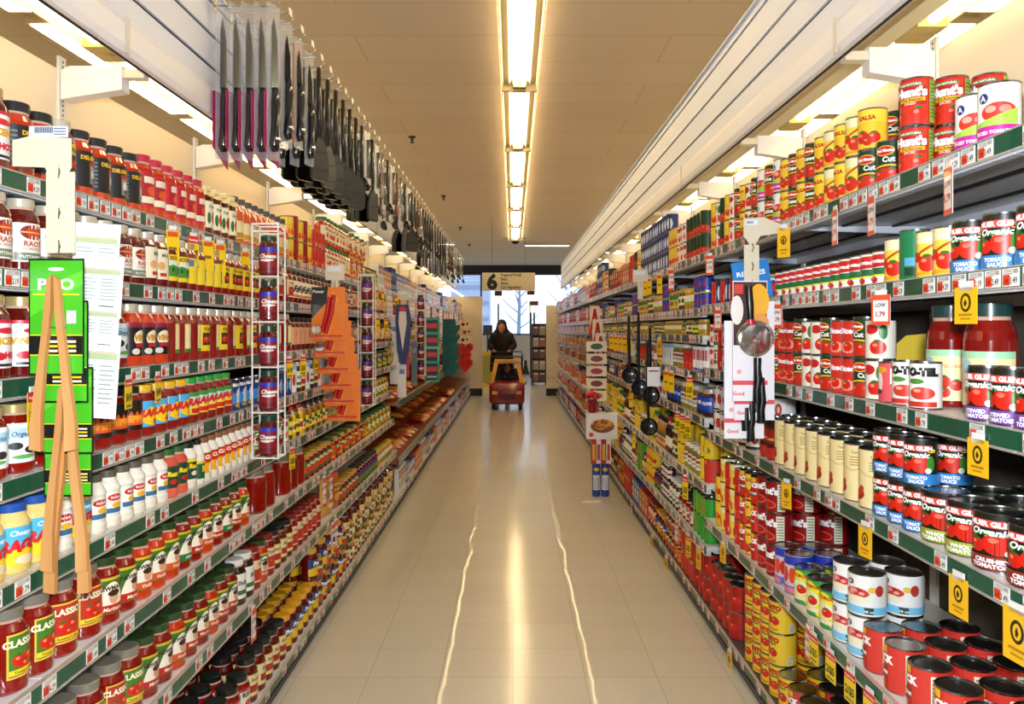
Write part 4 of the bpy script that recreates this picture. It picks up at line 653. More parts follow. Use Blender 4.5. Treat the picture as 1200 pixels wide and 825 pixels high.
 'passata': dict(shape='jar', r=5.6, h=25, body='red', lid='#1a3a38', art=[('r', -7.4, 7.4, 1.6, 14.0, '#f2e2a8'), ('r', -7.4, 7.4, 12.4, 14.0, '#a8dcae'), ('tom', -2.8, 5.4, 1.5), ('tom', 0, 6.2, 1.7), ('tom', 2.8, 5.4, 1.5), ('tom', .2, 3.6, 1.4), ('e', -3.6, 10.6, 1.4, 1.6, '#9cc8d0'), ('t', 'Strained', 1.0, 9.6, 1.2, '#e8a05a', .2)], desc='tall glass jar of strained tomatoes'),
 # --- mid-distance mix
 'pick': dict(shape='squat', r=4.6, h=14, body='pickle', lid='#e4e2da', art=[('r', -3.4, 3.4, 3, 9, '#e9e6d8'), ('r', -3.4, 3.4, 6.6, 8, '#a8281c'), ('t', 'PICKLES', 0, 4.6, .9, '#2c5a2a', None, .04)], desc='pickle jar with white lid'),
 'olive': dict(shape='squat', r=3.4, h=12.5, body='olive', lid='#b8902c', art=[('r', -3.4, 3.4, 3, 8, '#efe3c0'), ('e', 0, 5.4, 1.3, 1.3, '#3a5a1c')], desc='olive jar with gold lid'),
 'capers': dict(shape='tall', r=2.8, h=12, body='dark', lid='#d8d6d0', art=[('r', -3.4, 3.4, 2.4, 7.6, '#e6e2da'), ('r', -3.4, 3.4, 4.4, 5.6, '#8a1a3a')], desc='slim dark jar with silver cap'),
 'honeyj': dict(shape='squat', r=3.6, h=11.5, body='honey', lid='#c8b02a', art=[('r', -4, 4, 2.4, 7.8, '#f0e8c8'), ('r', -4, 4, 2.4, 4.4, '#8a9a2c')], desc='honey-coloured jar with yellow lid'),
 'blueJ': dict(shape='squat', r=4.8, h=14, body='dark', lid='#c9c2ae', art=[('w', 2.2, 9.8, '#1c44c0'), ('t', 'MT OLIVE', 0, 6, 1.5, '#ffffff', None, .06), ('w', 2.2, 3.4, '#12307e')], desc='dark jar with royal blue label'),
 'must': dict(shape='bottle', r=3.0, h=17, body='yellow', lid='#c81c14', art=[('r', -3.6, 3.6, 3, 9, '#f6ec9a'), ('e', 0, 6, 2.2, 1.8, '#c81c14')], desc='yellow mustard bottle with red cap'),
 'ketch': dict(shape='bottle', r=3.4, h=19, body='red', lid='#e8e4da', art=[('r', -3.6, 3.6, 3, 10, '#f2f0e8'), ('tom', 0, 5.2, 1.6), ('t', 'Ketchup', 0, 8, .9, '#2f6a2c')], desc='red ketchup bottle with white cap'),
 'dress': dict(shape='bottle', r=3.1, h=19.5, body='honey', lid='#1c1c1c', art=[('r', -4, 4, 3, 10, '#e8d9a8'), ('r', -4, 4, 7.6, 10, '#2f5a2c'), ('e', 0, 5.4, 1.5, 1.4, '#c8501c')], desc='amber dressing bottle with black cap'),
 'vineg': dict(shape='bottle', r=3.1, h=22, body='dark', lid='#b82a1c', art=[('r', -4, 4, 3, 10.4, '#efe6cf'), ('r', -4, 4, 3, 4.4, '#8a2a1c')], desc='dark bottle with red cap and cream label'),
 'oilb': dict(shape='bottle', r=3.3, h=21, body='yellow', lid='#2a7a34', art=[('r', -4, 4, 3, 10.4, '#3f8a34'), ('e', 0, 6.6, 2, 1.8, '#f0e23c')], desc='yellow oil bottle with green label'),
 'whiteb': dict(shape='can', r=3.3, h=13.5, base='#eceff2', sv=1.22, art=[('w', .4, 10.7, '#eceff2'), ('r', -3, 3, 5, 9.4, '#c83a2c'), ('lines', 3.6, 6.4, 2, 9, 8, '#8a9098'), ('w', .4, 1.6, '#2a4a9c')], desc='tall white and red can'),
 'greenl': dict(shape='can', r=3.75, h=11.2, base='#2fa238', art=[('w', .4, 10.7, '#2fa53a'), ('r', -4, .4, .4, 10.7, '#e3b81c'), ('tom', -1.6, 5.2, 1.7)], desc='bright green can'),
 # boxes and bags
 'rbox': dict(shape='box', r=6, d=4, h=17, base='#c8301c', art=[('r', -5.5, 5.5, 10, 16, '#e8b51c'), ('t', 'PASTA', 0, 12, 2, '#a8150d', None, .06), ('e', 0, 5.4, 4, 2.8, '#f0c86a')], desc='red and gold pasta box'),
 'bbox': dict(shape='box', r=5.5, d=4, h=19, base='#1c3f9c', art=[('r', -4, 4, 4, 12, '#e9eef4'), ('t', 'RICE', 0, 14, 2.2, '#ffffff', None, .06), ('e', 0, 7.6, 2.6, 2.6, '#d8b04a')], desc='blue and white grain box'),
 'ybox': dict(shape='box', r=6, d=4, h=18, base='#e3bd6a', art=[('r', -5, 5, 2, 8, '#b8641c'), ('t', 'NOODLE', 0, 12, 1.7, '#7a2414', None, .06), ('e', 0, 5, 3, 1.8, '#f3d98c')], desc='tan noodle box'),
 'wbox': dict(shape='box', r=5, d=4, h=21, base='#e9e4da', art=[('r', -4.4, 4.4, 12, 19, '#9a2a4a'), ('r', -3, 3, 4, 10, '#7fa6c8'), ('t', 'OAT', 0, 14, 2, '#ffffff')], desc='white carton with plum panel'),
 'gbag': dict(shape='bag', r=7.5, d=6, h=20, base='#c8571c', art=[('r', -3.4, 3.4, 11, 15, '#e8c84a'), ('t', 'PASTA', 0, 12, 1.6, '#7a1a10', None, .06), ('e', 0, 7.4, 3.0, 2.2, '#e9a04a')], desc='orange pasta bag'),
 'rbag': dict(shape='bag', r=7, d=6, h=19, base='#b02414', art=[('r', -3.2, 3.2, 10, 14, '#efe2c0'), ('e', 0, 6.4, 2.8, 2.0, '#e8b02a')], desc='red noodle bag'),
 'ybag': dict(shape='bag', r=7, d=6, h=19, base='#d9a23c', art=[('r', -3.2, 3.2, 10, 14, '#3f6a2c'), ('e', 0, 6.4, 2.8, 2.0, '#f3e0a0')], desc='golden pasta bag'),
}
def kindof(tn):
    sh = TY[tn]['shape']
    if sh == 'can': return 'food_can'
    if sh in ('box', 'carton'): return 'food_box'
    if sh == 'bag': return 'food_bag'
    if sh == 'bottle': return 'sauce_bottle'
    if tn in ('pick', 'olive', 'capers', 'honeyj', 'blueJ', 'pesto', 'greenlid', 'salsag', 'salsao', 'purple'): return 'preserve_jar'
    if TY[tn]['body'] in ('white', 'cream', 'pink'): return 'creamy_sauce_jar'
    return 'sauce_jar'
CATS = {'food_can': 'can', 'food_box': 'box', 'food_bag': 'bag', 'sauce_bottle': 'bottle', 'preserve_jar': 'jar', 'creamy_sauce_jar': 'jar', 'sauce_jar': 'jar', 'shaker_canister': 'canister'}
for k_, t_ in TY.items(): t_['kind'] = kindof(k_)
TY['canister']['kind'] = 'shaker_canister'
# ---------------------------------------------------------------- filling the shelves
PL = []     # placements: kind, y, type, side, level name, x, z, rot, row, tier, scale
def put(tn, side, li, yc, row=0, tier=0, rot=0, sc=None, inset=.014, nt=1, dx=0):
    T = TY[tn]; S = SIDES[side]; lev, nm = levels(side, yc); xe, z = lev[li]; r = T['r']/100; h = T['h']/100
    if sc is None:
        gap = (lev[li-1][1]-.055-z) if li > 0 else .5
        sc = min(1, gap/(h*nt))
    dep = (T.get('d', T['r']*2)/200 if 'd' in T else r)*sc
    x = xe+inset+dep+row*(2*dep+.004)+dx
    if x+dep > S['up']-.015: return False
    PL.append(dict(kind=T['kind'], y=yc, t=tn, side=side, lev=nm[li], li=li, x=S['s']*x, z=z+.0005+tier*(h*sc+.0004), rot=rot, row=row, tier=tier, sc=sc)); return True
LAST = {}
def run(side, li, pa, pb, types, rows=1, tiers=1, rot=0, jit=14, gap=.004, miss=0, inset=.014):
    if isinstance(types, str): types = types.split()
    S = SIDES[side]; T0 = TY[types[0]]
    y0 = PXc(side, li, pa, T0); y1 = PXc(side, li, pb, T0); i = 0; y = None
    prev = 0
    y = y0; lk = (side, li, side == 'R' and y0 < RSW); last = LAST.get(lk, 0)
    if abs(y0-last) < .10 or y0 < last: y = last+.003
    while True:
        T = TY[types[i % len(types)]]; lev, nm = levels(side, y); z = lev[li][1]; g = (lev[li-1][1]-.055-z) if li > 0 else .5
        h = T['h']/100; tt = tiers if li == 0 else max(1, min(tiers, int((g+.012)/h+.0))); sc = min(1, g/(h*tt)); hw = T['r']/100*sc
        if prev: y += prev+hw+gap
        else: y += hw
        if y+hw*.25 > y1: break
        if side == 'R' and y < RSW and y+hw > RSW: break
        if side == 'L' and li in (4, 5, 6) and y+hw > 6.5: break
        for rw in range(rows):
            for q in range(tt):
                if miss and q and random.random() < miss: continue
                flat = 'd' in T
                put(types[i % len(types)], side, li, y+(random.uniform(-.002, .002) if rw == 0 else 0), rw, q, math.radians(rot+(14 if side == 'L' else 0)+(random.uniform(-jit, jit) if not flat else 0)), sc, inset, tt)
        prev = hw; i += 1; LAST[lk] = y+hw
def PXc(side, li, px, T):
    """depth where the front row of a level crosses a column of the frame"""
    S = SIDES[side]
    for key in ('lev', 'far'):
        if key not in S or li >= len(S[key]): continue
        x = S[key][li][0]+.014+T['r']/100; y = PX(x, px)
        if side == 'L' or (key == 'lev') == (y < RSW): return y
    return y
R_ = run
# sauce side, from the camera outwards
R_('L', 0, -35, 20, 'vinc', rot=10, gap=.03); R_('L', 0, 22, 58, 'delg'); R_('L', 0, 60, 84, 'yeltom'); R_('L', 0, 86, 162, 'delg', rows=1)
R_('L', 0, 162, 228, 'redl', rows=2); R_('L', 0, 229, 274, 'cloth'); R_('L', 0, 275, 330, 'amber', rows=2)
R_('L', 0, 331, 362, 'yel huntsb', tiers=2); R_('L', 0, 363, 376, 'dice', tiers=2); R_('L', 0, 377, 402, 'greenb', tiers=2); R_('L', 0, 403, 424, 'greenb salsao', tiers=2); R_('L', 0, 425, 446, 'greenlid', tiers=1); R_('L', 0, 447, 455, 'whiteb')
R_('L', 1, -30, 62, 'raos', gap=.022); R_('L', 1, 64, 96, 'raos', gap=.014); R_('L', 1, 97, 146, 'raos', jit=5); R_('L', 1, 147, 164, 'raos creamm'); R_('L', 1, 165, 183, 'creamm'); R_('L', 1, 184, 214, 'boves'); R_('L', 1, 215, 250, 'yelp'); R_('L', 1, 250, 302, 'yeltom')
R_('L', 1, 302, 336, 'creamt tred'); R_('L', 1, 337, 384, 'scripte'); R_('L', 1, 385, 455, 'salmon darkgold raos tred'.split())
R_('L', 2, -35, 62, 'vinc', gap=.025); R_('L', 2, 63, 132, 'cow vinc'); R_('L', 2, 133, 192, 'vinny'); R_('L', 2, 193, 216, 'creamt'); R_('L', 2, 217, 302, 'creamt yeltom'); R_('L', 2, 303, 332, 'creamt'); R_('L', 2, 333, 378, 'salmon'); R_('L', 2, 379, 455, 'darkgold scripte salmon')
R_('L', 3, -35, 44, 'cow', rot=5, gap=.012); R_('L', 3, 45, 100, 'flame'); R_('L', 3, 101, 160, 'flame'); R_('L', 3, 161, 216, 'ragub'); R_('L', 3, 216, 268, 'ragug'); R_('L', 3, 268, 304, 'bluet', rows=1); R_('L', 3, 305, 335, 'bluet'); R_('L', 3, 336, 386, 'bluew whiteg darkgold'); R_('L', 3, 387, 455, 'pesto greenlid purple')
R_('L', 4, -40, 64, 'raguy'); R_('L', 4, 65, 112, 'bert raguy'); R_('L', 4, 113, 184, 'bert'); R_('L', 4, 184, 208, 'rago'); R_('L', 4, 208, 234, 'ragw blackb'); R_('L', 4, 234, 292, 'clas', rows=2); R_('L', 4, 292, 328, 'newg picw'); R_('L', 4, 329, 352, 'pesto must'); R_('L', 4, 353, 398, 'dress pesto'); R_('L', 4, 399, 455, 'honeyj olive')
R_('L', 5, -60, 30, 'classg', gap=.02); R_('L', 5, 31, 58, 'classg', gap=.02); R_('L', 5, 59, 112, 'classr', gap=.014); R_('L', 5, 121, 142, 'newr'); R_('L', 5, 143, 196, 'newo'); R_('L', 5, 197, 282, 'newg newr newo newr'); R_('L', 5, 290, 316, 'bigred', rot=-30); R_('L', 5, 322, 344, 'bigred'); R_('L', 5, 345, 384, 'salsag'); R_('L', 5, 385, 424, 'salsao salsag'); R_('L', 5, 425, 455, 'greenlid honeyj')
R_('L', 6, 20, 130, 'classg classr', gap=.014); R_('L', 6, 131, 166, 'classg'); R_('L', 6, 167, 270, 'newr newr newo'); R_('L', 6, 271, 292, 'whiteg'); R_('L', 6, 293, 318, 'tred newo'); R_('L', 6, 319, 336, 'darkgold'); R_('L', 6, 337, 368, 'tred', rows=1); R_('L', 6, 369, 382, 'ybag gbag'); R_('L', 6, 390, 412, 'salsag'); R_('L', 6, 413, 436, 'purple'); R_('L', 6, 437, 455, 'honeyj')
R_('L', 7, 180, 282, 'darkres', rows=3, gap=.012); R_('L', 7, 283, 318, 'darkgold', rows=4, gap=.006); R_('L', 7, 319, 330, 'darkgold', rows=3); R_('L', 7, 331, 362, 'prego', rows=2, tiers=1); R_('L', 7, 363, 398, 'prego salsag', rows=2, tiers=2); R_('L', 7, 399, 455, 'darkgold olive honeyj', rows=2, tiers=2)
# can side, close set of shelves
R_('R', 0, 1260, 1196, 'delmb', rot=-35, jit=3, gap=.02)
for y_, rw_, t_, t0_, n_ in ((1.685, 0, 'awhite', 0, 1), (1.603, 0, 'awhite', 0, 1), (1.935, 0, 'hunts', 0, 2), (1.925, 1, 'hunts', 0, 2), (1.905, 2, 'hunts', 0, 2), (2.165, 0, 'delm', 0, 1), (2.165, 0, 'yel', 1, 1), (2.20, 1, 'delm', 0, 2), (2.055, 0, 'delm', 0, 1), (2.09, 1, 'hunts', 0, 1)):
    for q_ in range(n_): put(t_, 'R', 0, y_-.006*q_, rw_, t0_+q_, math.radians(-44+3*q_), 1.0)
LAST[('R', 0, True)] = 2.21
R_('R', 0, 1004, 966, 'yelc yel', tiers=2, rot=-25); R_('R', 0, 964, 922, 'delmw yel', tiers=2, rot=-30, jit=8, rows=1); R_('R', 0, 920, 894, 'awhite delmb', tiers=2, rot=-25); R_('R', 0, 893, 838, 'delm picw yel', tiers=2, rot=-15)
for q_, px_ in enumerate((1120, 1090)): pass
R_('R', 1, 1235, 1134, 'muirblue', rot=-42, jit=5, gap=.032); R_('R', 1, 1129, 1088, 'yelc', rot=-25); R_('R', 1, 1087, 1063, 'greenc', rot=-45, jit=2); R_('R', 1, 1062, 1038, 'yelc', rot=-10); R_('R', 1, 1036, 916, 'contad', rows=2, tiers=1, rot=-30, jit=10); R_('R', 1, 915, 893, 'bluec', rows=2, tiers=1); R_('R', 1, 892, 838, 'dice bluet', rot=-20)
R_('R', 2, 1235, 1178, 'muirpurp', rot=-42, jit=4, gap=.03); R_('R', 2, 1177, 1144, 'muirpurp', rot=-20, jit=4, rows=1); put('passata', 'R', 2, 1.976, 0, 0, math.radians(-44), 1.0, inset=.095); put('passata', 'R', 2, 1.813, 0, 0, math.radians(-42), 1.0, inset=.095); R_('R', 2, 1094, 1056, 'jers', rot=-45, jit=3, gap=.012); R_('R', 2, 1055, 1034, 'pinkc', rot=-35)
R_('R', 2, 1031, 908, 'picw delm dice dice delm picw', tiers=2, rot=-28, jit=16); R_('R', 2, 906, 838, 'dice contad picw', tiers=2, rot=-20)
R_('R', 3, 1240, 1150, 'muirred', rot=-40, jit=4, inset=.012, rows=3, gap=.016); R_('R', 3, 1149, 1098, 'muirol', rot=-40, jit=5, rows=3); R_('R', 3, 1097, 1028, 'muirblue', tiers=2, rot=-42, jit=5, rows=2); 
R_('R', 3, 1026, 922, 'creamc', rot=-24, jit=10, rows=2); R_('R', 3, 921, 897, 'darkcan', rot=-20, rows=2); R_('R', 3, 893, 838, 'olivew', rot=-25, rows=2, tiers=2)
R_('R', 4, 1225, 1018, 'redp', rot=12, jit=7, gap=.022, rows=3); R_('R', 4, 1016, 982, 'abig', tiers=2, rot=-40, jit=6, gap=.004, rows=2); R_('R', 4, 980, 938, 'tutto', rot=-20, jit=10, rows=2, gap=.012); R_('R', 4, 936, 922, 'blueb', rot=-25, rows=2)
R_('R', 4, 920, 900, 'huntsb', tiers=3, rot=-22, jit=6, rows=3); R_('R', 4, 899, 872, 'redps yel redps', tiers=3, rot=-15, rows=2, jit=10); R_('R', 4, 871, 850, 'dice yelc', tiers=3, rot=-25, rows=2); R_('R', 4, 849, 832, 'bigyel', tiers=2, rot=-20, rows=2)
R_('R', 5, 1060, 952, 'redp redp tutto', rot=-12, jit=9, rows=2, gap=.012); R_('R', 5, 950, 924, 'redp bigyel', rot=-15, rows=2, gap=.01); R_('R', 5, 922, 884, 'bigyel', tiers=3, rot=-15, jit=10, rows=2); R_('R', 5, 872, 842, 'tomwrap', tiers=2, rot=-15, rows=1, gap=.01); R_('R', 5, 840, 832, 'redp', tiers=1, rows=2)
# can side, closer-set shelves beyond
FR = {0: ['delm', 'picw', 'yel', 'bluet', 'bluet', 'bluet', 'yelc', 'delm', 'dice', 'rbox', 'gbag', 'rbag'], 1: ['bluec', 'honeyj', 'olive', 'greenlid'], 2: ['honeyj', 'pesto', 'olive', 'greenlid', 'honeyj'],
      3: ['whiteb', 'dice', 'pick', 'bluew', 'must', 'whiteb', 'ketch'], 4: ['blueJ', 'pick', 'blueJ', 'olivew', 'ketch', 'dress'], 5: ['pearl', 'pick', 'pearl', 'olive', 'vineg', 'dress', 'oilb'],
      6: ['greenl', 'darkres', 'whiteg', 'capers', 'purple', 'bigyel', 'darkgold'], 7: ['tomwrap', 'redp', 'salsao', 'salsag', 'prego', 'tred', 'rbox', 'bbox']}
for li in range(8):
    y = 3.96; k = 0; rnd = random.Random(li*13+5)
    while y < 9.0:
        tn = FR[li][k % len(FR[li])]; T = TY[tn]; n_ = rnd.choice((2, 3, 3, 4, 5)); k += 1
        gapz = (SIDES['R']['far'][li-1][1]-.055-SIDES['R']['far'][li][1]) if li else .34
        tt = max(1, min(3 if T['shape'] == 'can' else (2 if li in (5, 6, 7) and T['h'] < 14 else 1), int((gapz+.01)/(T['h']/100))))
        if li == 0: tt = min(tt, 3 if tn == 'bluet' else 2)
        sc = min(1, gapz/(T['h']/100*tt)); hw = T['r']/100*sc
        for q in range(n_):
            y += hw
            if y+hw > 9.0: y += 1; break
            for rw in range(2 if (li >= 4 and y < 6.5) else 1):
                for t2 in range(tt): put(tn, 'R', li, y, rw, t2, math.radians(-20+rnd.uniform(-14, 14)) if 'd' not in T else 0, sc, nt=tt)
            y += hw+.004
        y += .006
# distance: both sides, mixed groceries; counted as individuals while the budget of each kind lasts
FL = {0: ['wbox', 'rbox', 'bluet', 'bbox', 'wbox', 'ybox'], 1: ['darkgold', 'ybox', 'salsag', 'rbox'], 2: ['honeyj', 'ybox', 'salmon', 'rbag'], 3: ['ybag', 'gbag', 'ybox', 'darkgold'], 7: ['wbox', 'bbox', 'bluew', 'rbox']}
FRR = {0: ['rbag', 'rbox', 'wbox', 'wbox', 'bbox'], 1: ['rbag', 'gbag', 'rbox'], 2: ['rbox', 'salsao', 'wbox'], 3: ['salsao', 'ybox', 'tred'], 4: ['gbag', 'rbag', 'salsag', 'ybox'], 5: ['rbag', 'gbag', 'rbox'], 6: ['rbag', 'rbag', 'gbag', 'salsao'], 7: ['rbag', 'salsag', 'rbox', 'bbox']}
for side, tab, ya in (('L', FL, 6.58), ('R', FRR, 9.05)):
    for li, ks in tab.items():
        y = ya; k = 0; rnd = random.Random(li*7+(3 if side == 'L' else 50)); lev = SIDES[side]['far' if side == 'R' else 'lev']
        while y < 17.2:
            tn = ks[k % len(ks)]; T = TY[tn]; k += 1; n_ = rnd.choice((2, 3, 4, 5))
            up = lev[li-1][1] if li and not (side == 'L' and li in (5, 7)) else (lev[li][1]+.28 if side == 'L' and li else 9)
            gapz = up-.055-lev[li][1] if li else .34
            tt = max(1, min(2, int(gapz/(T['h']/100)))) if T['shape'] in ('can',) else 1
            sc = min(1, gapz/(T['h']/100*tt)); hw = T['r']/100*sc
            for q in range(n_):
                y += hw
                if y+hw > 17.3: break
                for t2 in range(tt): put(tn, side, li, y, 0, t2, math.radians(rnd.uniform(-10, 10)) if 'd' not in T else 0, sc, nt=tt)
                y += hw+.005
PL.sort(key=lambda p: p['y'])
# objects
CNT = {}; NK = {}; OVER = {}
LIMIT = {'food_bag': 180}
def near_lod(y): return 0 if y < 6.2 else 1
PROTO = {}
def make_product(p):
    tn = p['t']; T = TY[tn]; lod = near_lod(p['y']); k = (tn, lod)
    if k not in PROTO:
        ms = meshes(tn, lod); names = [n for n, _ in ms]
        root = bpy.data.objects.new(T['kind'], ms[0][1]); COL.objects.link(root); ch = []
        for n, me in ms[1:]:
            c = bpy.data.objects.new(n, me); COL.objects.link(c); c.parent = root; ch.append(c)
        PROTO[k] = (root, ch)
    else:
        r0, c0 = PROTO[k]; root = r0.copy(); COL.objects.link(root)
        for c in c0:
            d = c.copy(); d.parent = root; COL.objects.link(d)
    root.location = (p['x'], p['y'], p['z']); base = PI/2 if p['side'] == 'L' else -PI/2
    sgn = 1
    root.rotation_euler = (0, 0, base-(p['rot'] if p['side'] == 'L' else -p['rot']*-1)); root.scale = (p['sc'],)*3
    key = (T['desc'], p['side'], p['lev'], p['row'], p['tier']); CNT[key] = CNT.get(key, 0)+1
    where = '%s shelf of %s' % (p['lev'], sname(p['side']))
    stack = {0: '', 1: ' stacked second', 2: ' stacked third'}[p['tier']]
    back = {0: '', 1: ' one row back', 2: ' two rows back', 3: ' three rows back'}[p['row']]
    lab = '%s, %s such%s%s, %s' % (T['desc'], ordw(CNT[key]), stack, back, where)
    words_ = len([w for w in lab.replace(',', ' ').split()])
    if words_ > 16: lab = lab.replace(' shelf of ', ' ').replace(' stacked second', ' upper').replace(' stacked third', ' topmost').replace(' with ', ', ')
    if len(lab.split()) > 16: lab = lab.replace(' such', '')
    if len(lab.split()) > 16: print('LONG', lab)
    tag(root, lab, CATS[T['kind']], '%ss on the %s shelf of the %s' % (T['kind'].replace('_', ' ').replace('food box', 'food boxe'), p['lev'], sname(p['side'])))
    return root
for p in PL:
    k = p['kind']; NK[k] = NK.get(k, 0)+1
    if NK[k] <= LIMIT.get(k, 300): make_product(p)
    else: OVER.setdefault(k, []).append(p)
open('/tmp/counts.txt','w').write(str(NK))
import array
for k, ps in OVER.items():
    big = MB()
    for p in ps:
        a = meshes(p['t'], 2); sc = p['sc']; th = (PI/2 if p['side'] == 'L' else -PI/2)-p['rot']; c, s_ = math.cos(th)*sc, math.sin(th)*sc
        n = len(big.v); x0, y0, z0 = p['x'], p['y'], p['z']
        big.v += [(x0+x*c-y*s_, y0+x*s_+y*c, z0+z*sc) for x, y, z in a.v]
        big.f += [tuple(i+n for i in f) for f in a.f]; mi = [big.mi(m) for m in a.mats]; big.m += [mi[i] for i in a.m]; big.sm += a.sm
    o = big.build('distant_'+k); tag(o, 'mass of small distant %ss filling the shelves toward the shop front' % k.replace('_', ' ').replace('food box', 'food boxe'), CATS[k], kind='stuff')
# ---------------------------------------------------------------- price labels in the rails
def price_mesh(lod, price, wide=.05):
    b = MB(); h = .034; b.box(-wide/2, wide/2, -.0012, 0, -h, 0, mat('#efece6', .5)); e = -.0014
    def q(x0, x1, z0, z1, c, k=0): b.add([(x0, e-k, z0), (x1, e-k, z0), (x1, e-k, z1), (x0, e-k, z1)], [(0, 1, 2, 3)], hexm(c))
    q(-wide/2+.002, -wide/2+.023, -h+.002, -h+(.022 if lod == 0 else .030), '#e2401e')
    if lod == 0:
        b.text(price, (-.0135+.0, e-.0004, -h+.006), (1, 0, 0), (0, 0, 1), .009, hexm('#7a1408'), width=.014)
        b.text(price, (.009, e-.0004, -h+.005), (1, 0, 0), (0, 0, 1), .012, hexm('#1a1a1a'), width=.022)
        for k in range(3): q(-.02, .006, -.004-k*.0035, -.0025-k*.0035, '#6d6d6d')
        for k in range(7): q(.008+k*.002, .009+k*.002, -.010, -.002, '#222222')
    else: q(-.004, .018, -h+.006, -h+.016, '#55524e')
    return b
PRICES = ['2.99', '3.49', '2.19', '4.29', '1.79', '2.49']
PM = [price_mesh(0, p).mesh('price_label') for p in PRICES]; PLOW = price_mesh(1, '')
rnd = random.Random(99); SPOTS = []
for side in 'LR':
    S = SIDES[side]
    for key in ('lev', 'far'):
        if key not in S: continue
        for li, (xe, z) in enumerate(S[key]):
            y = max(1.2, PX(xe, -8 if side == 'L' else 1210))
            y1 = 17.2
            if side == 'R': 
                if key == 'lev': y1 = RSW-.03
                else: y = RSW+.05
            while y < y1:
                if not (side == 'L' and li in (4, 5, 6) and y > 6.4): SPOTS.append((y, side, li, xe, z))
                y += rnd.choice((.056, .09, .13, .17, .22)) if li > 1 else rnd.choice((.056, .06, .09, .14))
SPOTS.sort(); PC = {}; low = MB()
psrc = {}
for n, (y, side, li, xe, z) in enumerate(SPOTS):
    s = SIDES[side]['s']; x = s*(xe)-s*.0005; th = PI/2 if side == 'L' else -PI/2
    if n < 300:
        i = rnd.randrange(6)
        if i not in psrc: o = bpy.data.objects.new('price_label', PM[i]); psrc[i] = o
        else: o = psrc[i].copy()
        COL.objects.link(o); o.location = (x, y, z-.0015); o.rotation_euler = (0, 0, th)
        nm = levels(side, y)[1][li]; k = (side, nm, PRICES[i]); PC[k] = PC.get(k, 0)+1
        tag(o, 'white and orange shelf price label in the %s rail of the %s, %s one reading %s' % (nm, sname(side), ordw(PC[k]), ('two ninety-nine', 'three forty-nine', 'two nineteen', 'four twenty-nine', 'one seventy-nine', 'two forty-nine')[i]), 'price label', 'price labels on the '+sname(side))
        if len(o['label'].split()) > 16: o['label'] = '%s %s price label in the %s rail of the %s' % (ordw(PC[k]), ('2.99', '3.49', '2.19', '4.29', '1.79', '2.49')[i] and ('two ninety-nine', 'three forty-nine', 'two nineteen', 'four twenty-nine', 'one seventy-nine', 'two forty-nine')[i], nm, sname(side))
    else:
        n0 = len(low.v); c, sn = math.cos(th), math.sin(th)
        low.v += [(x+a*c-b_*sn, y+a*sn+b_*c, z-.0015+q) for a, b_, q in PLOW.v]; low.f += [tuple(i+n0 for i in f) for f in PLOW.f]
        mi = [low.mi(m) for m in PLOW.mats]; low.m += [mi[i] for i in PLOW.m]; low.sm += PLOW.sm
o = low.build('distant_price_label'); tag(o, 'tiny white and orange price labels in the far shelf rails', 'price label', kind='stuff')

# ---------------------------------------------------------------- sale tags hanging from the rails
def card(w_, h, base, arts, t=.0012):
    """a stiff card facing local -Y, top edge at z=0; arts in metres from its centre top"""
    b = MB(); b.box(-w_/2, w_/2, 0, t, -h, 0, hexm(base)); k = 0
    for a in arts:
        k += 1; e = -.0002*k
        if a[0] == 'r': b.add([(a[1], e, a[3]), (a[2], e, a[3]), (a[2], e, a[4]), (a[1], e, a[4])], [(0, 1, 2, 3)], hexm(a[5]))
        elif a[0] == 'e':
            n = 18; b.add([(a[1]+a[3]*math.cos(2*PI*i/n), e, a[2]+a[4]*math.sin(2*PI*i/n)) for i in range(n)], [tuple(range(n))], hexm(a[5]))
        elif a[0] == 't': b.text(a[1], (a[2], e-.0003, a[3]), (1, 0, 0), (0, 0, 1), a[4], hexm(a[5]), width=a[6] if len(a) > 6 else None, bold=.03)
        elif a[0] == 'p': b.add([(u, e, v) for u, v in a[1]], [tuple(range(len(a[1])))], hexm(a[2]))
    return b
def tagart(k, w_, h):
    if k == 'sale449' or k == 'sale5':
        p = '$4.49' if k == 'sale449' else '2/$5'
        return '#f6d313', [('r', -w_/2, w_/2, -h*.24, 0, '#dd2a26'), ('t', 'Fresh Price', 0, -h*.17, h*.07, '#ffffff', w_*.8), ('t', p, 0, -h*.72, h*.26, '#141414', w_*.8), ('r', -w_*.35, w_*.35, -h*.93, -h*.86, '#7a6a14')]
    if k == 'organic':
        return '#f0b81a', [('e', 0, -h*.42, w_*.24, w_*.30, '#2c2a14'), ('e', 0, -h*.42, w_*.15, w_*.21, '#f0b81a'), ('p', [(-.004, -h*.50), (.0, -h*.53), (.005, -h*.44), (.0, -h*.32), (-.005, -h*.42)], '#2c2a14'), ('r', -w_*.3, w_*.3, -h*.78, -h*.72, '#b07c14'), ('r', -w_*.22, w_*.22, -h*.88, -h*.84, '#b07c14')]
    if k == 'low': return '#f4efe8', [('r', -w_/2, w_/2, -h*.18, 0, '#e8542a'), ('r', -w_/2, w_/2, -h, -h*.88, '#e8542a'), ('r', -w_/2, -w_*.4, -h, 0, '#e8542a'), ('r', w_*.4, w_/2, -h, 0, '#e8542a'), ('t', 'LOW', 0, -h*.4, h*.12, '#2a2a4a'), ('t', '1.79', 0, -h*.72, h*.16, '#b02a1a')]
    return '#f2c81a', [('r', -w_*.4, w_*.4, -h*.2, -h*.06, '#d8531e'), ('r', -w_*.3, w_*.3, -h*.6, -h*.5, '#8a6a10')]
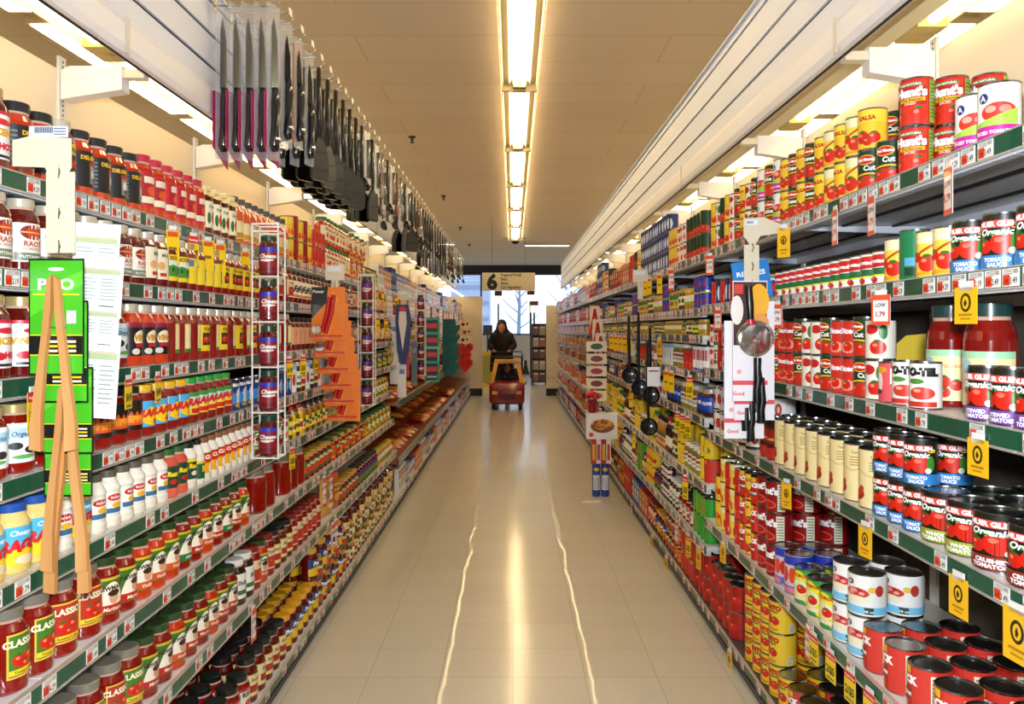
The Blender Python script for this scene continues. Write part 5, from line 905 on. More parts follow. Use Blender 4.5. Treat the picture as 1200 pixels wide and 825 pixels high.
KD = {'sale449': 'yellow sale tag with red top reading 4.49', 'sale5': 'yellow two for five sale tag', 'organic': 'golden organic tag with dark leaf ring', 'low': 'white tag with orange border', 'plain': 'narrow yellow and orange tag'}
TAGS = [('L', 2, 34, 'sale449', .062, .088, -10), ('L', 3, 34, 'none', 0, 0, 0), ('L', 2, 147, 'sale449', .055, .08, -8), ('L', 2, 182, 'sale449', .055, .08, -8),
 ('L', 0, 196, 'plain', .045, .11, 35), ('L', 0, 222, 'sale449', .05, .10, 20), ('L', 0, 238, 'plain', .045, .11, 35), ('L', 0, 252, 'plain', .045, .12, 38), ('L', 0, 283, 'plain', .045, .11, 30),
 ('L', 2, 336, 'sale449', .05, .09, 20), ('L', 2, 352, 'sale5', .05, .09, 20), ('L', 2, 368, 'sale449', .05, .09, 20), ('L', 4, 340, 'sale5', .055, .09, 10), ('L', 5, 386, 'low', .05, .16, 10), ('L', 5, 378, 'low', .05, .15, 10), ('L', 6, 296, 'low', .05, .12, 0), ('L', 6, 392, 'low', .05, .15, 10), ('L', 6, 388, 'low', .05, .13, 10),
 ('L', 0, 438, 'plain', .05, .12, 35), ('L', 0, 445, 'plain', .05, .12, 35), ('L', 0, 462, 'sale5', .06, .12, 30), ('L', 0, 470, 'plain', .06, .12, 30), ('L', 1, 440, 'plain', .05, .12, 30), ('L', 1, 450, 'sale5', .05, .12, 30),
 ('R', 0, 1117, 'low', .055, .10, 12), ('R', 0, 1024, 'low', .05, .10, 5), ('R', 0, 981, 'low', .05, .10, 5), ('R', 0, 925, 'organic', .05, .10, -35), ('R', 1, 1137, 'organic', .065, .075, -8), ('R', 1, 1040, 'low', .055, .075, -25), ('R', 1, 916, 'low', .05, .08, -30),
 ('R', 2, 1150, 'organic', .062, .075, -5), ('R', 3, 1127, 'organic', .062, .085, -5), ('R', 3, 1018, 'organic', .058, .085, -10), ('R', 3, 1197, 'organic', .075, .10, -5), ('R', 3, 926, 'organic', .05, .09, -20),
 ('R', 4, 956, 'sale5', .062, .085, -5), ('R', 4, 976, 'sale5', .062, .085, -5), ('R', 4, 999, 'sale5', .062, .085, -5), ('R', 4, 1022, 'sale5', .062, .085, -5), ('R', 4, 948, 'low', .045, .10, 0), ('R', 5, 857, 'organic', .05, .085, -10), ('R', 4, 850, 'organic', .05, .085, -15),
 ('R', 1, 845, 'low', .05, .09, -25), ('R', 0, 836, 'low', .05, .09, -30),
 ('R', 0, 790, 'low', .05, .12, -30), ('R', 0, 776, 'plain', .05, .12, -30), ('R', 0, 764, 'plain', .05, .11, -30), ('R', 0, 759, 'plain', .05, .11, -30), ('R', 2, 775, 'organic', .055, .1, -20), ('R', 3, 812, 'sale5', .05, .11, -30), ('R', 3, 790, 'plain', .05, .12, -30), ('R', 3, 784, 'plain', .05, .12, -30),
 ('R', 4, 797, 'sale5', .055, .10, -20), ('R', 4, 803, 'sale5', .055, .10, -20), ('R', 4, 809, 'sale5', .055, .10, -20), ('R', 5, 806, 'sale5', .055, .12, -20), ('R', 6, 821, 'organic', .05, .11, -15), ('R', 6, 795, 'low', .05, .12, -15), ('R', 6, 809, 'sale5', .055, .11, -15), ('R', 7, 782, 'organic', .05, .10, -10), ('R', 7, 765, 'organic', .05, .10, -10), ('R', 7, 741, 'low', .05, .1, -10),
 ('R', 2, 735, 'plain', .05, .12, -40), ('R', 2, 729, 'plain', .05, .12, -40), ('R', 2, 724, 'plain', .05, .12, -40), ('R', 2, 719, 'plain', .05, .12, -40), ('R', 2, 741, 'plain', .05, .12, -40), ('R', 4, 742, 'plain', .05, .14, -30), ('R', 3, 762, 'organic', .05, .12, -30), ('R', 5, 745, 'plain', .05, .12, -20)]
TC = {}
for side, li, px, k, w_, h, tw in TAGS:
    if k == 'none': continue
    S = SIDES[side]; lev = S['lev']; xe, z = lev[min(li, len(lev)-1)]; y = PX(xe, px)
    if side == 'R' and y > RSW: xe, z = S['far'][li]; y = PX(xe, px); nm = LNAMES8[li]
    else: nm = levels(side, y)[1][li]
    if side == 'R' and y < RSW and li >= 6: continue
    base, arts = tagart(k, w_, h); b = card(w_, h, base, arts); s = S['s']
    b.box(-w_*.3, w_*.3, .0, .0025, -.008, .012, mat('#e8e8e4', .2))
    th = (PI/2 if side == 'L' else -PI/2)
    off = w_/2*abs(math.sin(math.radians(tw)))+.005
    o = b.build('sale_tag', loc=(s*(xe-off), y, z-.03), rot=(0, 0, th-math.radians(tw)))
    kk = (k, side, nm); TC[kk] = TC.get(kk, 0)+1
    tag(o, '%s, %s on %s rail of %s' % (KD[k], ordw(TC[kk]), nm, sname(side)), 'sale tag', 'hanging sale tags on the '+sname(side))

# ---------------------------------------------------------------- utensils on the canopy hooks
WIRE = mat('#c9c8c4', .25, 1)
packm = mat('#d9dde6', .08, alpha=.28, coat=1)
def knife(kind, y):
    """parts for one hanging item; the hook hole is at the origin, it hangs along -z; its face looks along +x"""
    ps = []; L_ = .60
    if kind in ('purple', 'clearblack', 'gold'):
        c = {'purple': '#a5215a', 'clearblack': '#23242a', 'gold': '#c9781c'}[kind]
        L_ = {'purple': .66, 'clearblack': .56, 'gold': .52}[kind]
        q = MB(); q.box(-.003, .003, -.040, .040, -L_, .01, packm); ps.append(('clear_blister', q))
        q = MB()
        if kind == 'purple': q.prism([(-.046, -L_+.29), (.046, -L_+.29), (.046, -L_-.03), (-.046, -L_+.05)], 'x', -.014, -.008, mat(c, .35)); ps.append(('backing_card', q))
        elif kind == 'gold': q.box(-.010, -.004, -.036, .036, -L_+.02, -.02, mat(c, .35)); ps.append(('backing_card', q))
        q = MB(); q.prism([(-.004, -.05), (.018, -.14), (.020, -L_+.30), (-.020, -L_+.30), (-.016, -.10)], 'x', .004, .007, mat('#8f979e' if kind == 'purple' else '#3a3c42', .2, 1)); ps.append(('blade', q))
        q = MB(); q.tube([(.010, 0, -L_+.31), (.010, .004, -L_+.24), (.010, 0, -L_+.15), (.010, -.006, -L_+.06), (.010, 0, -L_+.035)], [.014, .023, .019, .024, .014], mat('#121216', .22, coat=.6), 8); ps.append(('handle', q)); q = MB()
        q.tube([(.010, 0, -L_+.075), (.010, 0, -L_+.095)], .0245, CHROME(), 8); ps.append(('handle_band', q))
    elif kind == 'spat':
        q = MB(); q.tube([(0, 0, .0), (0, 0, -.20), (.005, 0, -.38)], [.012, .015, .008], mat('#17171b', .3, coat=.4), 8); ps.append(('handle', q))
        q = MB(); q.prism([(-.016, -.37), (.016, -.37), (.046, -.42), (.062, -.48), (.060, -.585), (.045, -.60), (-.045, -.60), (-.060, -.585), (-.062, -.48), (-.046, -.42)], 'x', -.004, .012, mat('#060607', .25, coat=.5)); ps.append(('blade', q))
    elif kind == 'ladle':
        q = MB(); q.tube([(0, 0, 0), (0, 0, -.2), (.01, 0, -.34)], [.010, .012, .006], mat('#26221f', .3, coat=.4), 8); ps.append(('handle', q))
        q = MB(); T = Matrix.Translation((.02, 0, -.40)) @ Matrix.Rotation(math.radians(75), 4, 'Y'); q.T = T
        q.lathe([(0, -.03), (.026, -.025), (.045, -.008), (.050, .012), (.047, .012), (.042, -.006), (.0, -.024)], 14, mat('#1a1512', .25, coat=.5)); q.T = None; ps.append(('bowl', q))
    elif kind == 'steel':
        q = MB(); q.tube([(0, 0, 0), (0, 0, -.10), (0, 0, -.24)], [.008, .011, .005], mat('#b9bcc0', .18, 1), 8); ps.append(('handle', q))
        q = MB()
        for k in range(7):
            a = PI*k/7; q.tube([(math.cos(a)*.03*math.sin(PI*t/8), math.sin(a)*.03*math.sin(PI*t/8), -.23-.13*t/8) for t in range(9)], .0016, CHROME(), 4)
            q.tube([(-math.cos(a)*.03*math.sin(PI*t/8), -math.sin(a)*.03*math.sin(PI*t/8), -.23-.13*t/8) for t in range(9)], .0016, CHROME(), 4)
        ps.append(('whisk_wires', q))
    elif kind == 'card':
        q = MB(); q.box(-.002, .002, -.045, .045, -.36, .01, mat('#dcdcd8', .4)); ps.append(('backing_card', q))
        q = MB(); q.tube([(.01, 0, -.05), (.012, 0, -.18), (.01, 0, -.32)], [.016, .010, .018], mat('#8f9398', .2, 1), 8); ps.append(('tool', q))
    else:   # brown wooden spoon
        q = MB(); q.tube([(0, 0, 0), (0, 0, -.28)], [.008, .009], mat('#7a4a24', .5), 8); ps.append(('handle', q))
        q = MB(); q.ball((0, 0, -.33), .012, .036, .055, mat('#6a3a1c', .5), 10, 8); ps.append(('bowl', q))
    return ps
KN = {'purple': ('knife_pack', 'long knife in a clear pack with magenta card', 'knife'), 'clearblack': ('knife_pack', 'black handled knife in a clear pack', 'knife'), 'gold': ('knife_pack', 'knife in a clear pack with golden card', 'knife'),
      'spat': ('spatula', 'black plastic spatula', 'spatula'), 'ladle': ('ladle', 'dark brown ladle', 'ladle'), 'steel': ('whisk', 'steel balloon whisk', 'whisk'), 'card': ('carded_tool', 'grey kitchen tool on a pale card', 'kitchen tool'), 'wood': ('wooden_spoon', 'brown wooden spoon', 'spoon')}
KM = {}
xf = -SIDES['L']['fas']+.026; ZH = 2.865; yy = 3.42; hi = 0; HK = []
seq = ['purple', 'clearblack', 'gold', 'clearblack', 'spat', 'spat', 'spat', 'spat', 'spat', 'spat', 'ladle', 'card', 'spat', 'card', 'steel', 'ladle', 'card', 'wood', 'steel', 'ladle', 'card', 'spat', 'ladle', 'wood', 'steel']
KC = {}; kcnt = 0
hook_me = None
while yy < 16.6:
    hi += 1; kind = seq[hi-1] if hi <= len(seq) else random.Random(hi).choice(['ladle', 'wood', 'steel', 'card', 'spat', 'ladle', 'wood'])
    if hook_me is None:
        hk = MB(); hk.tube([(0, 0, 0), (.26, 0, .0), (.285, 0, .025)], .005, WIRE, 6); hk.tube([(0, 0, .05), (.27, 0, .05)], .004, WIRE, 6)
        hk.box(0, .004, -.02, .02, -.03, .07, WIRE); hk.box(.268, .272, -.022, .022, .035, .065, mat('#ece6d6', .4)); hook_me = hk.mesh('display_hook')
    o = bpy.data.objects.new('display_hook', hook_me); COL.objects.link(o); o.location = (xf, yy, ZH)
    tag(o, 'double wire display hook on the sauce side canopy, %s from the near end' % ordw(hi), 'hook', 'display hooks on the canopy')
    n_ = 5 if hi < 3 else (3 if kind in ('ladle', 'spat') else 4); rb = {'purple': -.38, 'clearblack': -.35, 'spat': -.7}.get(kind, -.2)
    for j in range(n_):
        if kind not in KM:
            KM[kind] = [(n, b.mesh(n)) for n, b in knife(kind, yy)]
        nm, ds, ct = KN[kind]; x = xf+.252-j*((.15 if kind == 'spat' else .22)/(n_-1)); kcnt += 1
        if yy < 9: 
            r = empty(nm, (x, yy, ZH-.006), rb+random.uniform(-.08, .08)*(4 if kind == 'spat' else 1)); 
            for n, me in KM[kind]: c = bpy.data.objects.new(n, me); c.parent = r; COL.objects.link(c)
        else:
            if (kind, 1) not in KM:
                a = MB(); [a.merge(b) for n, b in knife(kind, yy)]; KM[(kind, 1)] = a.mesh(nm)
            r = bpy.data.objects.new(nm, KM[(kind, 1)]); COL.objects.link(r); r.location = (x, yy, ZH-.006); r.rotation_euler = (0, 0, random.uniform(-.2, .2))
        tag(r, '%s, %s on %s canopy hook' % (ds, ordw(j+1), ordw(hi)), ct, 'utensils hanging from the canopy hooks')
    yy += .20 if yy < 6 else (.26 if yy < 10 else .38)

# ---------------------------------------------------------------- produce trays of the sauce side, deeper bays
S = SIDES['L']; trm = noisy('#a8501c', '#8a3c14', 5, .35, coat=.4, stretch=(1, 8, 1))
bagp = {}; bc = {}
for lv, (li, zt) in enumerate(((4, .93), (6, .45))):
    for bi in range(5, 14):
        y0 = S['y0']+bi*BAY
        if y0 > 16.9 or y0 < 6.4: continue
        t = empty('sloping_tray', (-.95, y0+BAY/2, 0), 0, 'brown sloping display tray, %s of the sauce side, %s bay' % (('upper row', 'lower row')[lv], ordw(bi+1)), 'tray', 'brown sloping trays')
        b = MB(); H = BAY/2-.003
        b.prism([(0, zt-.10), (-.62, zt+.02), (-.62, zt+.035), (0, zt-.085)], 'y', -H, H, trm); b.build('tray_board', t)
        b = MB(); b.box(0, .008, -H, H, zt-.11, zt-.05, railg); b.box(-.002, .010, -H, H, zt-.05, zt-.046, lipm); b.build('front_rail', t)
        for j in range(5 if bi % 3 else 3):
            if bi > 10: continue
            for rw in range(2):
                tn = ('gbag', 'rbag', 'ybag')[(bi+j*2+rw) % 3]; T = TY[tn]
                if tn not in bagp:
                    a = MB(); [a.merge(q) for n, q in make_parts(T, 1)]; bagp[tn] = a.mesh('food_bag')
                o = bpy.data.objects.new('food_bag', bagp[tn]); COL.objects.link(o)
                xx = -.95-.22-rw*.25
                o.location = (xx+.17, y0+.14+j*.22, zt-.085+(.17-.0+rw*.25-.17)*.194+.048); o.rotation_euler = (math.radians(-79), 0, PI/2); o.scale = (1, 1, 1)
                k = (tn, lv); bc[k] = bc.get(k, 0)+1
                tag(o, '%s lying in the %s of brown trays, %s such' % (T['desc'], ('upper row', 'lower row')[lv], ordw(bc[k])), 'bag', 'bags lying in the brown trays')

# ---------------------------------------------------------------- clip strip with tongs, near sauce side
def wirev(b, x, y, z0, z1, r=.0022, m=None): b.tube([(x, y, z0), (x, y, z1)], r, m or mat('#efefef', .3), 6)
def Z(y, py): return EYE-(py-HY)*y/F
def Xp(y, px): return (px-CX)*y/F
Yc = 1.66; xc = Xp(Yc, 70)
t = empty('clip_strip', (xc, Yc, 1.6), 0, 'cream clip strip with barcode head hanging before the sauce jars', 'clip strip')
b = MB(); cm2 = mat('#d8cfb6', .5)
b.T = Matrix.Diagonal((.9, 1, .9, 1)); b.prism([(-.11, .295), (-.11, .235), (-.035, .232), (-.02, .205), (.012, .205), (.027, .232), (.027, .30), (-.07, .305)], 'y', 0, .002, cm2)
b.build('head_plate', t)
b = MB(); b.box(-.064, .018, -.0006, 0, .272, .295, mat('#cfd6e6', .4))
for k in range(14): b.box(-.052+k*.0028, -.0505+k*.0028, -.0012, -.0006, .281, .293, mat('#26314a'))
for k in range(3): b.box(-.012, .013, -.0012, -.0006, .277+k*.006, .279+k*.006, mat('#56617a'))
b.build('barcode_sticker', t)
b = MB(); b.box(-.030, .030, .002, .004, .03, .200, cm2); b.build('strip', t)
b = MB()
for z in (.20, .115, .045): b.tube([(0, -.004, z+.012), (.004, -.008, z), (0, -.004, z-.014)], .0022, CHROME(), 6)
b.build('hooks', t); 
gpk = [(0, 0, 303, 440), (.004, .012, 352, 472), (.010, .024, 430, 532), (.004, .036, 490, 582)]
for i, (dx, dy, t0, t1) in enumerate(gpk):
    y = Yc-.012+dy; wd = .115-.004*i; z1 = Z(y, t0); z0 = Z(y, t1); hh = z1-z0; x = xc+dx
    r = empty('tong_pack', (x, y, z1), 0, ('green tong pack with white lettering, frontmost on the clip strip', 'green tong pack partly covered, second on the clip strip', 'green tong pack third down on the clip strip', 'lowest green tong pack on the clip strip')[i], 'tong pack', 'tong packs on the clip strip')
    cb = card(wd, hh, '#0e120f', [('r', -wd/2+.003, wd/2-.003, -hh+.004, -.004, '#46b41e'), ('p', [(-wd/2+.003, -hh*.3), (wd/2-.003, -hh*.1), (wd/2-.003, -hh*.22), (-wd/2+.003, -hh*.5)], '#5cc828'), ('r', -wd/2+.003, wd/2-.003, -hh*.82, -hh*.66, '#111111'), ('r', -wd/2+.003, wd/2-.003, -hh*.66, -hh*.65, '#e8d21c'), ('r', -wd/2+.003, wd/2-.003, -hh*.83, -hh*.82, '#e8d21c')] + ([('t', 'PAO', .0, -.064, .022, '#ffffff', .075), ('r', -wd*.42, wd*.42, -.076, -.073, '#e8d21c'), ('e', 0, -.022, .017, .004, '#e6f3e0'), ('r', .022, .042, -.135, -.108, '#cfc3e8')] if i == 0 else []) +
        [('r', .022+.0, .042, -hh*.8+k*hh*.04, -hh*.78+k*hh*.04, '#e8e2c0' if k != 1 else '#e8c81c') for k in range(3)]+[('r', -.018, .004, -hh*.8+k*hh*.04, -hh*.78+k*hh*.04, '#e8e2c0' if k != 1 else '#e8c81c') for k in range(3)])
    cb.build('green_card', r)
    if i in (0, 2, 3):
        b = MB(); L_ = (.36, .39, .33)[(0, 0, 1, 2)[i]]; wm_ = noisy('#d9a468', '#c48a4c', 14, .45, stretch=(1, 1, .15)); o_ = (0, 0, .0, .004)[i]; zt = -.035
        for sg in (-1, 1):
            pts = [(sg*.002, zt), (sg*.012, zt-.012), (sg*.021, zt-L_*.3), (sg*.032, zt-L_*.55), (sg*.047, zt-L_*.86), (sg*.048, zt-L_), (sg*.024, zt-L_-.004), (sg*.024, zt-L_*.8), (sg*.016, zt-L_*.5), (sg*.004, zt-L_*.2)]
            b.prism([(u+o_, v) for u, v in (pts if sg < 0 else pts[::-1])], 'y', -.016, -.003, wm_)
        b.tube([(-.026, -.010, zt-L_*.30), (.026, -.010, zt-L_*.30)], .0012, CHROME(), 5)
        b.build('wooden_tongs', r)
# recipe cards behind the strip
for i, (a0, a1, t0, t1) in enumerate(((88, 142, 262, 340), (90, 146, 300, 372), (92, 141, 352, 415), (94, 142, 392, 490))):
    y = 1.735+i*-.004; x0, x1 = Xp(y, a0), Xp(y, a1); z1, z0 = Z(y, t0), Z(y, t1); w_ = x1-x0; h = z1-z0
    c = card(w_, h, '#eef0ee', [('r', -w_*.45, w_*.45, -h*.30, -h*.22, '#b9c49a'), ('r', -w_*.45, w_*.42, -h*.215, -h*.205, '#c9a84a')]+[('r', -w_*.42, w_*(-.05 if k % 2 else -.12), -h*(.38+k*.055), -h*(.365+k*.055), '#9aa59a') for k in range(9)]+[('r', w_*.05, w_*(.42 if k % 2 else .36), -h*(.38+k*.055), -h*(.365+k*.055), '#9aa59a') for k in range(9)])
    o = c.build('recipe_card', loc=((x0+x1)/2, y, z1), rot=(0, math.radians(4), 0))
    tag(o, '%s white recipe card beside the green tong packs' % ('topmost', 'second', 'third', 'lowest')[i], 'recipe card', 'recipe cards by the clip strip')

# ---------------------------------------------------------------- wire racks of shaker canisters
cn_me = {0: None}
def wire_rack(y, px, ytop, n_, idx, zb, pitch=.172):
    x = Xp(y, px); t = empty('wire_rack', (x, y, zb), 0, 'white wire rack of red canisters before the sauce side, %s from the near end' % ordw(idx), 'wire rack', 'wire canister racks')
    zt = Z(y, ytop); b = MB(); wmt = mat('#f0eeec', .3); r = .0032; hw = .049
    for sx in (-1, 1):
        for sy in (-1, 1): wirev(b, sx*hw, sy*.045, 0, zt-zb, r, wmt)
    for k in range(n_+1):
        z = k*pitch+.004
        b.tube([(-hw, -.045, z), (hw, -.045, z), (hw, .045, z), (-hw, .045, z), (-hw, -.045, z)], r, wmt, 6)
        if k < n_: b.tube([(-.02, -.045, z), (-.02, .045, z)], r*.7, wmt, 5); b.tube([(.02, -.045, z), (.02, .045, z)], r*.7, wmt, 5)
    b.tube([(-hw, -.045, zt-zb), (hw, -.045, zt-zb), (hw, .045, zt-zb), (-hw, .045, zt-zb), (-hw, -.045, zt-zb)], r, wmt, 6)
    b.build('wire_frame', t)
    for k in range(n_):
        ms = meshes('canister', 0); rt = bpy.data.objects.new('shaker_canister', ms[0][1]); COL.objects.link(rt)
        rt.location = (x, y, zb+k*pitch+.009); rt.rotation_euler = (0, 0, .3 if k % 2 else .1); rt.scale = (.93,)*3
        for n, me in ms[1:]: c = bpy.data.objects.new(n, me); c.parent = rt; COL.objects.link(c)
        tag(rt, 'red green-lidded canister, %s from the bottom of the %s wire rack' % (ordw(k+1), ordw(idx)), 'canister', 'red canisters in the wire racks')
wire_rack(3.05, 315, 264, 5, 1, Z(3.05, 536)); wire_rack(5.25, 430, 323, 5, 2, Z(5.25, 475)); wire_rack(8.4, 493, 338, 5, 3, Z(8.4, 440))

# ---------------------------------------------------------------- cascades of packs on strips
def strip_head(x, y, z, lab):
    b = MB(); b.box(-.05, .05, 0, .002, -.045, .035, cm2); b.box(-.018, .018, .0, .002, -.16, -.045, cm2); b.box(-.04, .03, -.001, 0, .0, .025, mat('#dfe4f0', .4)); b.tube([(0, -.003, -.05), (0, -.008, -.065), (0, -.003, -.085)], .002, CHROME(), 5)
    o = b.build('strip_head', loc=(x, y, z)); tag(o, lab, 'strip head'); return o
y = 4.15; x = Xp(y, 392); strip_head(x, y+.01, Z(y, 318), 'small cream strip head above the orange can opener cards')
for i in range(6):
    zt = Z(y, 338+i*19); w_ = .17; h = .27
    r = empty('can_opener_pack', (x+.002*i, y+.012*(i-5)*-1*-1, zt), 0, 'orange card with red can opener, %s from the top of the cascade' % ordw(i+1), 'can opener', 'orange can opener cards')
    r.location.y = y-.028*(5-i); r.location.x = x+.010*i
    c = card(w_, h, '#ee7d1a', [('p', [(-w_*.5, -.0), (0, 0), (-.01, -.08), (-w_*.5, -.16)], '#1b1c22'), ('p', [(.02, -.02), (.05, -.06), (.0, -.26), (-.03, -.26)], '#f2a12c'), ('t', 'Power', -.05, -.03, .015, '#f6e6d0')])
    c.build('orange_card', r)
    b = MB(); b.tube([(.030, -.010, -.04), (.018, -.012, -.13), (-.012, -.012, -.235)], [.011, .014, .012], mat('#c01a14', .25, coat=.7), 8); b.tube([(.008, -.010, -.05), (-.006, -.012, -.13), (-.030, -.012, -.225)], [.009, .011, .009], mat('#c01a14', .25, coat=.7), 8); b.build('red_handles', r)
    b = MB(); b.T = Matrix.Translation((-.055, -.016, -.215)) @ Matrix.Rotation(PI/2, 4, 'X'); b.lathe([(0, -.008), (.024, -.008), (.026, 0), (.024, .008), (0, .008)], 14, CHROME()); b.T = None; b.box(-.085, .07, -.022, -.002, -.250, -.243, mat('#d8323a', .3)); b.build('steel_gear', r)
# blue flipper cards with white backs
y = 6.9; x = Xp(y, 472); strip_head(x, y+.03, Z(y, 345), 'cream strip head above the navy patterned spatula')
r = empty('patterned_spatula', (x, y, Z(y, 357)), 0, 'navy blue spatula with red and white pattern hanging over the sauce side', 'spatula')
b = MB(); b.prism([(-.05, 0), (-.065, -.12), (-.05, -.4), (-.02, -.52), (.03, -.52), (.055, -.4), (.075, -.12), (.05, 0)][::-1], 'y', -.006, 0, mat('#1d2f66', .35)); b.build('blade', r)
b = MB(); b.prism([(-.03, -.06), (-.035, -.16), (0, -.40), (.035, -.16), (.03, -.06)][::-1], 'y', -.009, -.006, mat('#e9d9d0', .4)); b.prism([(-.035, -.03), (-.02, -.06), (.02, -.06), (.035, -.03), (0, -.015)][::-1], 'y', -.009, -.0062, mat('#c82a4a', .4)); b.build('printed_pattern', r)
for i, (px0, px1, t0, t1, c, lab) in enumerate(((457, 467, 375, 450, '#e9e6e2', 'white hanging card beside the navy spatula'), (466, 476, 425, 466, '#efefec', 'white hanging card below the navy spatula'), (464, 470, 400, 442, '#c8232a', 'slim red card below the navy spatula'), (474, 480, 388, 442, '#c8232a', 'second slim red card under the navy spatula'), (482, 489, 400, 452, '#5a5f66', 'dark grey hanging card farther along beside the navy spatula'))):
    yy_ = y+.03+.015*i; w_ = (px1-px0)*yy_/F; c_ = card(w_, Z(yy_, t0)-Z(yy_, t1), c, [('r', -w_*.3, w_*.3, -.1, -.06, '#7f8ab0')], .004)
    tag(c_.build('hanging_card', loc=(Xp(yy_, (px0+px1)/2), yy_, Z(yy_, t0))), lab, 'card', 'hanging cards by the spatula')
# bakeware / mitts / hearts farther on
y = 9.0; x = Xp(y, 506)
for i in range(4):
    yy_ = y-.01*i; w_ = .17; h = .24; zt = Z(y, 372+i*17); c_ = card(w_, h, ('#3aa080', '#3aa080', '#79bfa4', '#3aa080')[i], [('r', -w_*.38, w_*.38, -h*.9, -.03, '#1c2a44'), ('r', -w_*.34, w_*.34, -h*.5, -h*.28, '#d83a2a'), ('r', -w_*.34, w_*.34, -h*.8, -h*.7, '#cfae8a')], .006)
    tag(c_.build('carded_tool', loc=(x, yy_+.04, zt)), 'green framed utensil card, %s from the top of the green cascade' % ordw(i+1), 'card', 'green framed utensil cards')
y = 10.6; x = Xp(y, 528)
for i in range(5):
    b = MB(); b.prism([(-.10, 0), (-.11, -.16), (-.07, -.25), (.04, -.25), (.09, -.17), (.13, -.12), (.12, -.07), (.07, -.09), (.06, 0)][::-1], 'y', 0, .02, noisy('#2a6f74', '#1f5a60', 12, .85))
    tag(b.build('oven_mitt', loc=(x, y-.0-.022*i, Z(y, 374+i*11))), 'teal oven mitt, %s from the top of its strip' % ordw(i+1), 'oven mitt', 'teal oven mitts')
y = 13.2; 
for i in range(6):
    b = MB(); hp = [(0, -.22), (-.12, -.08), (-.12, -.02), (-.07, .02), (0, -.02), (.07, .02), (.12, -.02), (.12, -.08)]
    b.prism(hp[::-1], 'y', 0, .02, mat(('#efd9b0', '#d8c6a8', '#efe0c4', '#c8232a', '#d8281e', '#c81c1a')[i], .8)); b.ball((-.02, -.006, -.06), .03, .006, .03, mat(('#5a4a3a', '#a03a2c')[i % 2], .8), 8, 6); b.ball((.05, -.006, -.05), .018, .006, .018, mat('#2a2a34', .8), 8, 6)
    tag(b.build('heart_potholder', loc=(Xp(y, 544+(i % 2)*2), y-.022*i, Z(y, 376+i*9))), '%s heart-shaped potholder, %s from the top of its strip' % (('cream', 'tan', 'ivory', 'crimson', 'scarlet', 'dark red')[i], ordw(i+1)), 'potholder', 'heart potholders')

# can side: pizza cutters
Yc = 2.72; xc = Xp(Yc, 881)
t = empty('clip_strip', (xc, Yc, 1.6), 0, 'white clip strip with barcode head hanging before the can shelves', 'clip strip')
b = MB(); zz = Z(Yc, 256)-1.6
b.prism([(-.028, zz), (-.028, zz-.06), (-.006, zz-.09), (.012, zz-.09), (.03, zz-.06), (.10, zz-.05), (.10, zz-.02), (.04, zz+.005)], 'y', 0, .002, cm2); b.build('head_plate', t)
b = MB(); b.box(-.022, .02, -.0008, 0, zz-.022, zz-.006, mat('#e3e9f4')); 
for k in range(8): b.box(-.018+k*.003, -.0165+k*.003, -.0014, -.0008, zz-.018, zz-.009, mat('#26314a'))
b.build('barcode_sticker', t)
b = MB(); b.box(-.026, .026, .002, .004, zz-.26, zz-.09, cm2); b.build('strip', t)
b = MB()
for q in (.10, .165, .225): b.tube([(0, -.004, zz-q+.014), (.004, -.009, zz-q), (0, -.004, zz-q-.014)], .0024, CHROME(), 6)
b.build('hooks', t)
for i, (px, t0, dy) in enumerate(((879, 329, 0), (884, 353, .03), (872, 376, .06))):
    y = Yc-.016+dy; x = Xp(y, px); zt = Z(y, t0); w_ = .118+.02*(i > 0); h = .41
    r = empty('pizza_cutter_pack', (x, y, zt), 0, ('pizza cutter pack with chrome wheel and orange picture, frontmost', 'white pizza cutter pack behind the picture card', 'lowest white pizza cutter pack on the can side strip')[i], 'pizza cutter', 'pizza cutter packs on the strip')
    arts = [('r', -w_/2, w_/2, -h+.055, -h+.07, '#e8505e'), ('t', 'Good', -.04, -h+.02, .012, '#e8505e'), ('e', -w_*.32, -h+.10, .008, .008, '#f3a0a8')]
    if i == 0: arts = [('r', -w_*.48, w_*.48, -.22, -.004, '#47281c'), ('e', .03, -.07, .035, .06, '#f2b21e'), ('e', -.045, -.10, .022, .05, '#efe6e0'), ('e', .035, -.15, .03, .04, '#f0a054'), ('r', -w_*.46, -w_*.2, -.045, -.012, '#d8403a')]+arts
    c = card(w_, h, '#f1eef2', arts, .003); c.build('blister_card', r)
    b = MB(); b.tube([(-.01, -.018, -.02), (-.008, -.02, -.08), (-.004, -.018, -.135)] if i == 0 else [(.0, -.016, -.30), (.002, -.018, -.38)], [.012, .015, .012] if i == 0 else .016, BLACK(), 10)
    if i == 0: b.tube([(-.004, -.018, -.132), (-.003, -.018, -.150)], .0145, mat('#c82a34', .3), 10)
    b.build('upper_handle', r); b = MB(); b.tube([(.02, -.018, -.262), (.018, -.022, -.30), (.022, -.018, -.335), (.016, -.022, -.37), (.018, -.018, -.415)], [.014, .013, .016, .013, .015], BLACK(), 10)
    b.build('handle', r)
    b = MB(); b.T = Matrix.Translation((.012, -.022, -.20)) @ Matrix.Rotation(PI/2, 4, 'X')
    b.lathe([(0, .004), (.014, .006), (.05, .0035), (.058, .001), (.058, -.001), (.05, -.0035), (0, -.004)], 28, CHROME()); b.T = None
    if i == 0: b.tube([(.012+.062*math.cos(a*PI/12), -.022, -.20+.062*math.sin(a*PI/12)) for a in range(-1, 14)], .004, CHROME(), 6); b.build('chrome_wheel', r)
